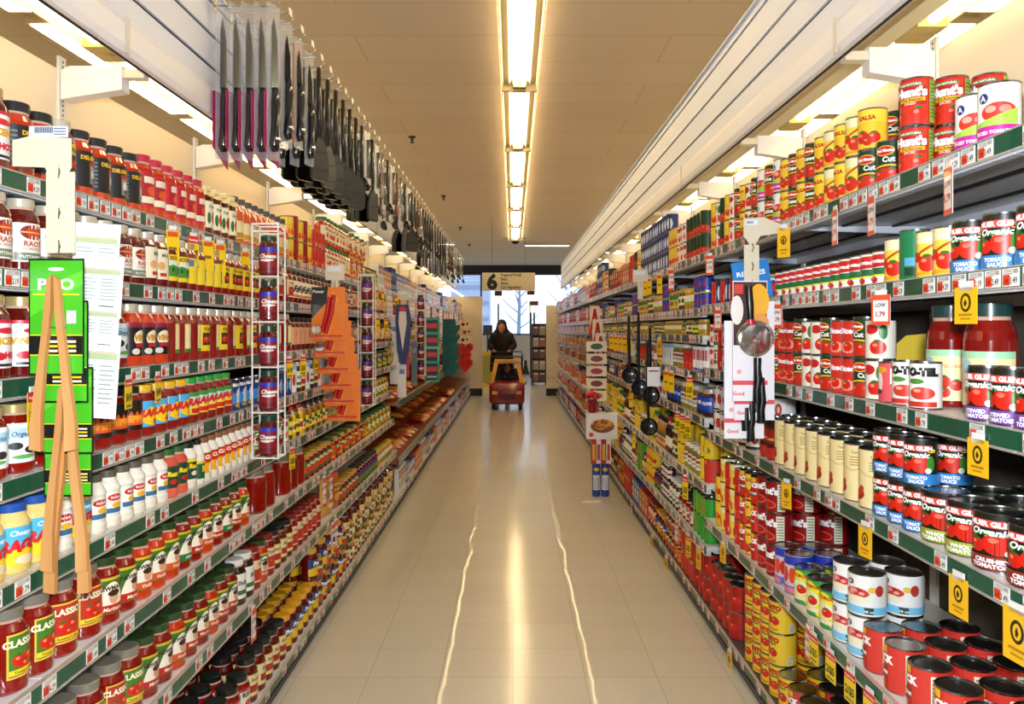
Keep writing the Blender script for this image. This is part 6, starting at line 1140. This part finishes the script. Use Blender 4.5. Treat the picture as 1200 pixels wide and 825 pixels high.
c_ = card(.13, .13, '#1d7fd0', [('t', 'RECIPES', 0, -.05, .016, '#ffffff', .1), ('r', -.04, .04, -.09, -.08, '#bfe0f6')]); tag(c_.build('blue_card', loc=(Xp(2.76, 878), 2.76, Z(2.76, 306)), rot=(0, math.radians(-8), 0)), 'small tilted blue card behind the can side strip', 'card')
c_ = card(.04, .34, '#3a6fd0', [('t', 'i', 0, -.1, .03, '#ffffff')]+[('r', -.012, .012, -.15-k*.02, -.142-k*.02, '#dfe8f6') for k in range(8)]); tag(c_.build('blue_banner', loc=(Xp(2.8, 853), 2.8, Z(2.8, 378)), rot=(0, 0, .5)), 'narrow blue lettered strip behind the pizza cutter packs', 'strip')
# yellow dividers on the third can shelf
for i, (px0, px1, y, poly) in enumerate(((1030, 1102, 2.42, [(0, 0), (0, .11), (.07, .17), (.19, .18), (.175, 0)]), (912, 968, 3.5, [(0, 0), (0, .17), (.20, .17), (.20, 0)]))):
    b = MB(); b.prism([(u, v) for u, v in poly][::-1], 'y', 0, .003, mat('#e6c63a', .5)); b.box(.0, .17, -.02, .02, 0, .003, mat('#d9b832', .5))
    o = b.build('cardboard_divider', loc=(1.13, y, 1.2815)); tag(o, ('yellow cardboard divider with cut corner beside the tall tomato jars', 'plain yellow cardboard divider behind the stacked picture cans')[i], 'divider', 'yellow cardboard dividers')
# ladles on a strip
y = 5.2
strip_head(Xp(y, 751), y+.02, Z(y, 322), 'cream strip head above the black ladles')
for i, (px, t0, L_) in enumerate(((737, 370, .36), (746, 366, .46), (757, 384, .40), (752, 400, .5))):
    r = empty('ladle', (Xp(y, px), y-.075*i, Z(y, t0)), .0, 'black serving ladle, %s of the four on the can side strip' % ordw(i+1), 'ladle', 'black ladles on the strip')
    b = MB(); b.tube([(0, 0, 0), (.0, 0, -L_*.5), (.004, -.01, -L_)], [.008, .012, .007], mat('#2c2c30', .25, .4), 8); b.build('handle', r)
    b = MB(); b.T = Matrix.Translation((.004, -.02, -L_-.03)) @ Matrix.Rotation(math.radians(80), 4, 'X'); b.lathe([(0, -.03), (.03, -.025), (.05, -.008), (.056, .012), (.052, .012), (.045, -.006), (0, -.024)], 16, mat('#1d1d22', .2, coat=.6)); b.T = None; b.build('bowl', r)
c_ = card(.08, .12, '#eef2f6', [('r', -.03, .03, -.03, -.02, '#c83a3a')]); tag(c_.build('white_card', loc=(Xp(y, 758), y-.25, Z(y, 428))), 'white card on the black ladles', 'card')
# red scoops
y = 7.9
for i in range(3):
    r = MB(); r.tube([(0, 0, 0), (-.02, 0, -.12), (-.05, 0, -.26)], .012, mat('#c8281e', .3), 8); r.tube([(0, 0, 0), (.02, 0, -.12), (.05, 0, -.26)], .012, mat('#c8281e', .3), 8); r.box(-.05, .05, .01, .013, -.24, .03, mat('#e8dcc8', .5))
    tag(r.build('red_tongs', loc=(Xp(y, 697+i*3), y-.03*i, Z(y, 362+i*16))), 'red plastic tongs on cream card, %s of three on the can side' % ordw(i+1), 'tongs', 'red plastic tongs')
for i in range(5):
    y = 7.8; c_ = card(.20, .10, '#efe4cc', [('e', 0, -.05, .06, .03, ('#3a5a2a', '#8a2a1c', '#a02a3a', '#7a1a24', '#c8641c')[i])], .02); tag(c_.build('snack_tray', loc=(Xp(y, 699), y-.01, Z(y, 400+i*14.5))), 'cream snack pack, %s down below the red tongs' % ordw(i+1), 'pack', 'cream snack packs')

# floor display by the can side
y = 7.0
for i in range(2):
    x = .735+.078*i; b = MB(); b.lathe([(0, 0), (.033, 0), (.036, .006), (.036, .282), (.034, .29), (0, .29)], 20, mat('#1c3f9c', .3, coat=.4)); l = MB()
    o = b.build('blue_carton', loc=(x, y, 0)); tag(o, 'tall blue canister on the floor, %s the can shelves' % ('farther from', 'closer to')[i], 'canister', 'tall blue canisters')
    draw(l, 3.6, [('r', -3.4, 3.4, 6, 19, '#e4ebf4'), ('e', 0, 24, 2.6, 1.6, '#d9c23a'), ('lines', -2.6, 2.6, 7, 17, 8, '#7f93b8')], e0=.05); l.build('label', o)
cols = ['#c8281e', '#e9e2da', '#b8241c', '#efe9e0']
for i in range(4):
    b = MB(); b.box(-.020, .020, -.035, .035, 0, .215, mat(cols[i], .4)); b.box(-.012, .012, -.037, -.0352, .03, .17, mat('#e8b51c' if i % 2 == 0 else '#c8281e', .4))
    tag(b.build('spaghetti_box', loc=(.71+.0435*i, y, .2915)), '%s upright box standing on the blue floor canisters, %s of four' % (('red', 'cream', 'dark red', 'ivory')[i], ordw(i+1)), 'box', 'boxes on the floor canisters')
r = empty('picture_box', (.78, y, .508), 0, 'white box with a dish of beans picture above the floor canisters', 'box')
b = MB(); b.box(-.135, .135, -.05, .05, 0, .225, mat('#f0ece8', .4)); b.build('carton', r)
b = MB(); b.T = Matrix.Translation((0, -.052, .125)) @ Matrix.Diagonal((1, .02, 1, 1)); b.ball((.005, 0, -.01), .105, .05, .06, mat('#8a4a14', .4), 20, 10)
rr = random.Random(5)
for k in range(46): a = rr.random()*6.3; q = rr.random()**.5; b.ball((.005+math.cos(a)*q*.09, -.05-.3*rr.random(), .004+math.sin(a)*q*.04), .012, .2, .009, mat(('#e08a1c', '#d0701a', '#eaa83a')[k % 3], .4), 8, 5)
b.ball((-.095, -.05, -.085), .02, .1, .02, mat('#d8281e', .4), 8, 5); b.T = None; b.build('dish_picture', r)
b = MB(); rp = mat('#c81c34', .5)
for k in range(7): b.ball((math.cos(k*.9)*.035, math.sin(k*.9)*.035, .03+.012*(k % 3)), .03, .03, .026, rp, 10, 7)
b.lathe([(0, -.115), (.03, -.115), (.034, -.04), (.045, .0), (0, .0)], 12, mat('#8d1224', .5))
tag(b.build('red_rose_bunch', loc=(.70, y, .736+.115)), 'small bunch of red roses standing on the picture box', 'roses')
b = MB(); b.tube([(0, 0, .004), (.03, .01, .006), (.09, .0, .004), (.15, .03, .006)], .006, mat('#efe6d0', .6), 6); b.box(-.02, .15, -.03, .0, 0, .002, mat('#efe8d8', .6))
tag(b.build('paper_scrap', loc=(.60, 6.75, .001)), 'crumpled strip of cream paper on the floor beside the blue canisters', 'paper')

# ---------------------------------------------------------------- aisle sign
Ys = 16.0; sx0, sx1 = Xp(Ys, 565), Xp(Ys, 627); sz1, sz0 = Z(Ys, 319.5), Z(Ys, 340.5)
r = empty('aisle_sign', ((sx0+sx1)/2, Ys, sz0), 0, 'cream hanging aisle sign with a large black 6 and four product lines', 'sign')
w_ = sx1-sx0; h = sz1-sz0
b = MB(); b.box(-w_/2, w_/2, 0, .03, 0, h, mat('#d9cfae', .5)); b.build('board', r)
b = MB(); sb = mat('#14120f', .5); b.text('6', (-w_*.31, -.002, .035), (1, 0, 0), (0, 0, 1), h*.80, sb, bold=.05)
for k, ln in enumerate(('Prepared Foods', 'Pasta', 'Sauce', 'Can Vegetables')): 
    vs, fs, wd = text2d(ln, .02); b.text(ln, (-w_*.15+wd*.046/2, -.002, h-.073-k*.083), (1, 0, 0), (0, 0, 1), .058, sb, bold=.02, width=wd*.046)
b.build('lettering', r)
b = MB()
for x in (-.33, .33): b.tube([(x, .015, h), (x, .015, ZC-sz0)], .003, sb, 5)
b.build('hanging_wires', r)

# ---------------------------------------------------------------- checkout clutter
for i, (px, y, t0, t1) in enumerate(((584, 24, 341, 356), (622, 24, 341, 353), (626, 22, 353, 366))):
    x = Xp(y, px); z1, z0 = Z(y, t0), Z(y, t1); r = empty('register_lamp', (x, y, 0), 0, ('lit register lamp with maroon cap, first beyond the aisle sign', 'lit register lamp with maroon cap under the sign end', 'lit register lamp on a pole beside the magazine rack')[i], 'lamp', 'register lamps')
    b = MB(); b.tube([(0, 0, 0), (0, 0, z0)], .025, mat('#3a3c42', .4), 8); b.build('pole', r)
    b = MB(); b.box(-.10, .10, -.1, .1, z0, z0+(z1-z0)*.6, mat('#fff0c4', .5, emit=1.6)); b.build('lamp_box', r)
    b = MB(); b.box(-.11, .11, -.11, .11, z0+(z1-z0)*.6, z1, mat('#5a2a30', .5)); b.build('cap', r)
def rack(x, y, w_, h, n_, lab):
    r = empty('magazine_rack', (x, y, 0), 0, lab, 'rack'); b = MB(); dm = mat('#1c1a1c', .5)
    for sx in (-1, 1): b.box(sx*w_/2-.015, sx*w_/2+.015, -.2, .2, 0, h, dm)
    for k in range(n_+1): b.box(-w_/2, w_/2, -.2, .2, .08+k*(h-.1)/n_, .10+k*(h-.1)/n_, dm)
    b.box(-w_/2, w_/2, .18, .2, .05, h, dm); b.build('rack_frame', r)
    rr = random.Random(3); cs = ['#8a5a4a', '#9a8a7a', '#5a3a34', '#a89a8a', '#6a4a3c']
    for k in range(n_):
        for j in range(2):
            c_ = card(w_*.42, (h-.1)/n_*.8, cs[(k+j*2) % 5], [('r', -w_*.15, w_*.15, -.06, -.03, '#d8cfc4')], .01)
            o = c_.build('magazine', loc=(x-w_*.24+w_*.48*j, y-.16, .103+k*(h-.1)/n_+(h-.1)/n_*.8)); tag(o, 'magazine on shelf %s of the dark rack, %s the pillar' % (ORD[k+1], ('away from', 'beside')[j]), 'magazine', 'magazines in the dark rack')
rack(Xp(21, 631.5), 21, .36, 1.62, 5, 'tall dark magazine rack standing past the end of the can side')
b = MB(); b.box(-.2, .2, -.16, .16, 0, .9, mat('#c9a43a', .5)); b.box(-.17, .17, -.164, -.16, .1, .8, mat('#8f8a34', .5)); tag(b.build('checkout_stand', loc=(Xp(20.5, 568), 20.5, 0)), 'mustard coloured checkout stand behind the woman', 'stand')
r = empty('register_monitor', (Xp(20, 571), 20.4, .9), 0, 'black register screen on a pole behind the sauce side end', 'monitor')
b = MB(); b.tube([(0, 0, 0), (0, 0, .5)], .02, BLACK(), 8); b.build('pole', r); b = MB(); b.box(-.12, .12, -.03, .03, .42, .68, BLACK()); b.build('screen', r)
b = MB(); b.lathe([(0, 0), (.13, 0), (.12, .03), (.05, .3), (.04, .46), (0, .46)], 14, mat('#17171a', .4)); tag(b.build('black_vase', loc=(Xp(26, 616), 26, 0)), 'small black cone-shaped stand on the floor below the shop window', 'stand')
# ---------------------------------------------------------------- toy car trolley, child and woman
Yk = 14.45; kx = Xp(Yk, 594)
car = empty('car_trolley', (kx, Yk, 0), 0, 'dark red toy car shopping trolley with yellow roof frame in the aisle', 'trolley')
rdm = mat('#8d1622', .35, coat=.3); ylm = mat('#e09a12', .4); bkm = mat('#0f0f10', .5)
def loft(b, secs, m, smooth=True, n=20, p=4.0):
    """rounded-rectangle sections (y, cx, cz, hw, hh) joined along y"""
    vs = []; fs = []
    for y, cx_, cz, hw, hh in secs:
        for k in range(n):
            a = 2*PI*k/n+PI/n; c, s_ = math.cos(a), math.sin(a)
            vs.append((cx_+hw*math.copysign(abs(c)**(2/p), c), y, cz+hh*math.copysign(abs(s_)**(2/p), s_)))
    for i in range(len(secs)-1):
        for k in range(n): a = i*n+k; c = i*n+(k+1) % n; fs.append((a, c, c+n, a+n))
    fs.append(tuple(range(n))[::-1]); fs.append(tuple(range((len(secs)-1)*n, len(secs)*n)))
    b.add(vs, fs, m, smooth)
b = MB(); loft(b, [(-.02, 0, .26, .27, .13), (.0, 0, .27, .31, .155), (.03, 0, .285, .322, .185), (.10, 0, .30, .325, .20), (.30, 0, .31, .325, .215), (.42, 0, .26, .325, .16), (.85, 0, .26, .325, .16), (.95, 0, .26, .30, .15)], rdm, n=28, p=7.0); b.build('car_body', car)
b = MB(); b.box(-.15, .15, -.028, -.012, .19, .30, mat('#6a0f18', .5)); 
for k in range(4): b.box(-.14, .14, -.033, -.027, .20+k*.026, .208+k*.026, mat('#3a0a10', .5))
b.build('grille', car)
for s in (-1, 1):
    b = MB(); b.box(s*.22-.048, s*.22+.048, -.03, .0, .29, .345, mat('#e8b41a', .3)); b.build('headlight', car)
for s in (-1, 1):
    b = MB(); b.ball((s*.315, .12, .49), .05, .06, .04, ylm, 12, 8); b.build('mirror', car)
b = MB()
def bar(b, p, q, hw, hd, m):
    p = Vector(p); q = Vector(q); d = (q-p).normalized(); sx = Vector((d.z, 0, -d.x)).normalized() if abs(d.x)+abs(d.z) > .01 else Vector((1, 0, 0)); sy = d.cross(sx).normalized()
    vs = [tuple(e+sx*(i*hw)+sy*(j*hd)) for e in (p, q) for i in (-1, 1) for j in (-1, 1)]
    b.add(vs, [(0, 1, 3, 2), (4, 6, 7, 5), (0, 4, 5, 1), (2, 3, 7, 6), (0, 2, 6, 4), (1, 5, 7, 3)], m)
for s in (-1, 1):
    bar(b, (s*.285, .10, .44), (s*.20, .30, .86), .036, .03, ylm); bar(b, (s*.20, .30, .86), (s*.20, .78, .86), .036, .03, ylm); bar(b, (s*.20, .78, .86), (s*.26, .9, .42), .03, .03, ylm)
b.box(-.235, .235, .26, .84, .845, .895, ylm); b.build('roof_frame', car)
b = MB(); b.box(-.25, .25, .50, .80, .40, .43, bkm); b.box(-.25, .25, .80, .83, .40, .72, bkm); b.build('seat', car)
b = MB(); b.T = Matrix.Translation((.03, .34, .56)) @ Matrix.Rotation(math.radians(65), 4, 'X'); b.tube([(.085*math.cos(a*PI/8), .085*math.sin(a*PI/8), 0) for a in range(17)], .011, bkm, 6); b.tube([(0, 0, 0), (0, 0, -.12)], .012, bkm, 6); b.tube([(-.085, 0, 0), (.085, 0, 0)], .009, bkm, 6); b.T = None; b.build('steering_wheel', car)
for s in (-1, 1):
    for y in (.14, .80):
        b = MB(); b.T = Matrix.Translation((s*.245, y, .075)) @ Matrix.Rotation(PI/2, 4, 'Y'); b.lathe([(0, -.025), (.055, -.025), (.075, -.018), (.075, .018), (.055, .025), (0, .025)], 16, bkm); b.T = None; b.box(s*.245-.035, s*.245+.035, y-.02, y+.02, .06, .16, mat('#4a4a4e', .4, .6)); b.build('wheel', car)
b = MB(); gm = mat('#26272b', .35, .5)
loftp = [(-.27, .95), (.27, .95), (.30, 1.5), (-.30, 1.5)]
for z, e in ((.45, 0), (.62, .01), (.80, .02), (.93, .03)): b.tube([(x*(1+e), y, z) for x, y in loftp]+[(loftp[0][0]*(1+e), .95, z)], .008, gm, 6)
for k in range(9):
    x = -.27+.0675*k; b.tube([(x, .95, .45), (x, .95, .93)], .004, gm, 5)
for k in range(8):
    for s in (-1, 1): b.tube([(s*(.27+.03*k/7), .95+.55*k/7, .45), (s*(.275+.035*k/7), .95+.55*k/7, .93)], .004, gm, 5)
b.build('basket', car)
b = MB(); b.tube([(-.30, 1.5, .45), (-.30, 1.55, .95), (-.28, 1.6, 1.02), (.28, 1.6, 1.02), (.30, 1.55, .95), (.30, 1.5, .45)], .013, gm, 8); b.tube([(-.30, 1.5, .12), (-.30, 1.5, .45)], .013, gm, 8); b.tube([(.30, 1.5, .12), (.30, 1.5, .45)], .013, gm, 8); b.tube([(-.3, .9, .14), (-.30, 1.5, .12)], .012, gm, 6); b.tube([(.3, .9, .14), (.30, 1.5, .12)], .012, gm, 6); b.build('push_handle', car)
for s in (-1, 1):
    b = MB(); b.T = Matrix.Translation((s*.30, 1.5, .06)) @ Matrix.Rotation(PI/2, 4, 'Y'); b.lathe([(0, -.015), (.06, -.012), (.06, .012), (0, .015)], 14, bkm); b.T = None; b.build('wheel', car)

def skin_mesh(name, verts, edges, radii, m, sub=2, root=0):
    me = bpy.data.meshes.new(name); me.from_pydata(verts, edges, []); o = bpy.data.objects.new(name, me); COL.objects.link(o)
    md = o.modifiers.new('s', 'SKIN'); md.use_smooth_shade = True
    for i, r in enumerate(radii):
        sv = me.skin_vertices[0].data[i]; sv.radius = (r, r) if not isinstance(r, tuple) else r; sv.use_root = (i == root)
    ms = o.modifiers.new('u', 'SUBSURF'); ms.levels = ms.render_levels = sub
    dg = bpy.context.evaluated_depsgraph_get(); nm = bpy.data.meshes.new_from_object(o.evaluated_get(dg)); bpy.data.objects.remove(o)
    nm.name = name; nm.materials.clear(); nm.materials.append(m); nm.polygons.foreach_set('use_smooth', [True]*len(nm.polygons)); nm.polygons.foreach_set('material_index', [0]*len(nm.polygons))
    o = bpy.data.objects.new(name, nm); COL.objects.link(o); return o
skinm = mat('#b98468', .5); coat = noisy('#0d0d10', '#18171b', 8, .7); hairm = mat('#120c0a', .55)
def head_parts(b, c, s, m, tilt=.5, look=1):
    """head with face, centre c, height 2*1.3*s; faces -y, bowed by tilt"""
    T = Matrix.Translation(c) @ Matrix.Rotation(tilt, 4, 'X'); b.T = T
    b.ball((0, 0, 0), s*.78, s*.95, s*1.15, m, 20, 14); b.ball((0, -s*.35, -s*.75), s*.48, s*.5, s*.45, m, 14, 10)
    b.ball((0, -s*.98, -s*.15), s*.13, s*.22, s*.24, m, 10, 8)
    for q in (-1, 1):
        b.ball((q*s*.80, .05*s, -s*.1), s*.1, s*.2, s*.28, m, 8, 8); b.ball((q*s*.32, -s*.84, s*.08), s*.14, s*.08, s*.08, mat('#efe8e2', .3), 8, 6); b.ball((q*s*.32, -s*.91, s*.08), s*.06, s*.04, s*.07, mat('#1c120e', .3), 8, 6)
        b.ball((q*s*.32, -s*.86, s*.28), s*.2, s*.06, s*.04, hairm, 8, 6)
    b.ball((0, -s*.86, -s*.52), s*.24, s*.08, s*.07, mat('#8e4a44', .4), 10, 6); b.T = None
# woman in a dark hooded coat, pushing
wx = Xp(16.2, 588); wy = Yk+1.92
woman = empty('person', (wx, wy, 0), 0, 'woman in a black hooded coat bending over the handle of the car trolley', 'person')
V = [(0, 0, .92), (0, -.03, 1.08), (0, -.09, 1.24), (0, -.15, 1.36), (0, -.19, 1.43), (-.10, 0, .86), (-.11, -.03, .48), (-.11, .03, .10), (-.11, -.10, .05), (.10, 0, .86), (.11, .05, .48), (.11, .16, .12), (.11, .06, .05),
     (-.17, -.13, 1.34), (-.26, -.12, 1.12), (-.17, -.28, 1.04), (.17, -.13, 1.34), (.27, -.10, 1.12), (.18, -.28, 1.05)]
E = [(0, 1), (1, 2), (2, 3), (3, 4), (0, 5), (5, 6), (6, 7), (7, 8), (0, 9), (9, 10), (10, 11), (11, 12), (3, 13), (13, 14), (14, 15), (3, 16), (16, 17), (17, 18)]
Rr = [(.19, .15), (.185, .15), (.19, .15), (.12, .11), .06, .10, .068, .048, .045, .10, .068, .048, .045, .085, .062, .045, .085, .062, .045]
def R2(r): return r if isinstance(r, tuple) else (r, r)
o = skin_mesh('body', V, E, [R2(r) for r in Rr], mat('#1a1a20', .7)); o.parent = woman
b = MB(); head_parts(b, (0, -.24, 1.50), .098, skinm, .55); b.build('head', woman)
b = MB(); loft_ = [(.30, .235, .17, .0), (.60, .245, .18, .0), (.85, .24, .175, -.01), (1.0, .225, .165, -.03), (1.15, .225, .165, -.07), (1.27, .22, .15, -.115), (1.36, .16, .12, -.15), (1.41, .10, .10, -.17)]
vs = []; fs = []; n = 24
for z, rx, ry, yo in loft_:
    for k in range(n): a = 2*PI*k/n; vs.append((rx*math.cos(a)*(1+.02*math.sin(5*a)), yo+ry*math.sin(a)*(1+.03*math.sin(7*a+z*9)), z+.0))
for i in range(len(loft_)-1):
    for k in range(n): a = i*n+k; c = i*n+(k+1) % n; fs.append((a, c, c+n, a+n))
b.add(vs[n*1:], [tuple(i-n for i in f) for f in fs[n:]], coat, True); b.build('coat', woman)
for s in (-1, 1):
    o = skin_mesh('sleeve', [(s*.15, -.13, 1.33), (s*.25, -.12, 1.14), (s*.175, -.27, 1.055)], [(0, 1), (1, 2)], [(.095, .095), (.078, .078), (.056, .056)], coat, 2); o.parent = woman
    hb = [(s*.17, -.29, 1.045), (s*.155, -.345, 1.04)]; vv = [hb[0], hb[1]]; ee = [(0, 1)]; rr_ = [(.026, .018), (.034, .018)]
    for f in range(4):
        x0 = s*.155+(-.027+.018*f); i0 = len(vv); vv += [(x0, -.372, 1.046), (x0, -.392, 1.028+.002*f), (x0, -.380, 1.004)]; ee += [(1, i0), (i0, i0+1), (i0+1, i0+2)]; rr_ += [(.0085, .0085), (.008, .008), (.007, .007)]
    i0 = len(vv); vv += [(s*.155-s*.035, -.335, 1.03), (s*.155-s*.045, -.362, 1.015)]; ee += [(0, i0), (i0, i0+1)]; rr_ += [(.010, .010), (.008, .008)]
    o = skin_mesh('hand', vv, ee, rr_, skinm, 1); o.parent = woman
b = MB(); b.T = Matrix.Translation((0, -.215, 1.515)) @ Matrix.Rotation(.55, 4, 'X'); b.ball((0, .035, .035), .102, .105, .118, hairm, 18, 12); b.T = None
for s in (-1, 1): b.tube([(s*.07, -.24, 1.56), (s*.088, -.25, 1.48), (s*.075, -.22, 1.40)], [.03, .035, .02], hairm, 8)
b.build('hair', woman)
b = MB(); b.tube([(.13*math.cos(a*PI/10), -.13+.03*abs(math.cos(a*PI/10))-.08*math.sin(a*PI/10)*-1, 1.40+.05*math.sin(a*PI/10)) for a in range(-1, 12)], [.03]+[.045]*11+[.03], noisy('#2c2f36', '#17181c', 40, .95), 10); b.build('fur_collar', woman)
# child in the car
kid = empty('person', (kx+.0, Yk+.56, .43), 0, 'small dark haired child sitting inside the toy car trolley', 'person')
V = [(0, .05, .06), (0, .06, .18), (0, .03, .28), (0, .0, .33), (-.06, -.02, .05), (-.07, -.20, .07), (.06, -.02, .05), (.07, -.20, .07), (-.09, .03, .25), (-.12, -.06, .18), (-.05, -.17, .16), (.09, .03, .25), (.13, -.06, .18), (.10, -.17, .16)]
E = [(0, 1), (1, 2), (2, 3), (0, 4), (4, 5), (0, 6), (6, 7), (2, 8), (8, 9), (9, 10), (2, 11), (11, 12), (12, 13)]
o = skin_mesh('body', V, E, [R2(r) for r in [(.10, .08), (.10, .08), (.07, .06), .035, .055, .04, .055, .04, .045, .034, .028, .045, .034, .028]], mat('#2a2430', .7)); o.parent = kid
b = MB(); head_parts(b, (0, -.02, .315), .075, mat('#b07a5c', .5), .15); b.build('head', kid)
b = MB(); b.ball((0, .01, .345), .07, .078, .07, hairm, 16, 10); b.build('hair', kid)
for s, hx, hy, hz in ((-1, -.05, -.18, .155), (1, .10, -.18, .155)):
    vv = [(hx, hy+.01, hz), (hx, hy-.02, hz)]; ee = [(0, 1)]; rr_ = [(.014, .010), (.018, .011)]
    for f in range(4): i0 = len(vv); x0 = hx-.015+.010*f; vv += [(x0, hy-.036, hz+.004), (x0, hy-.044, hz-.010)]; ee += [(1, i0), (i0, i0+1)]; rr_ += [(.005, .005), (.0045, .0045)]
    i0 = len(vv); vv.append((hx-s*.02, hy-.02, hz+.01)); ee.append((0, i0)); rr_.append((.005, .005))
    o = skin_mesh('hand', vv, ee, rr_, mat('#b07a5c', .5), 1); o.parent = kid
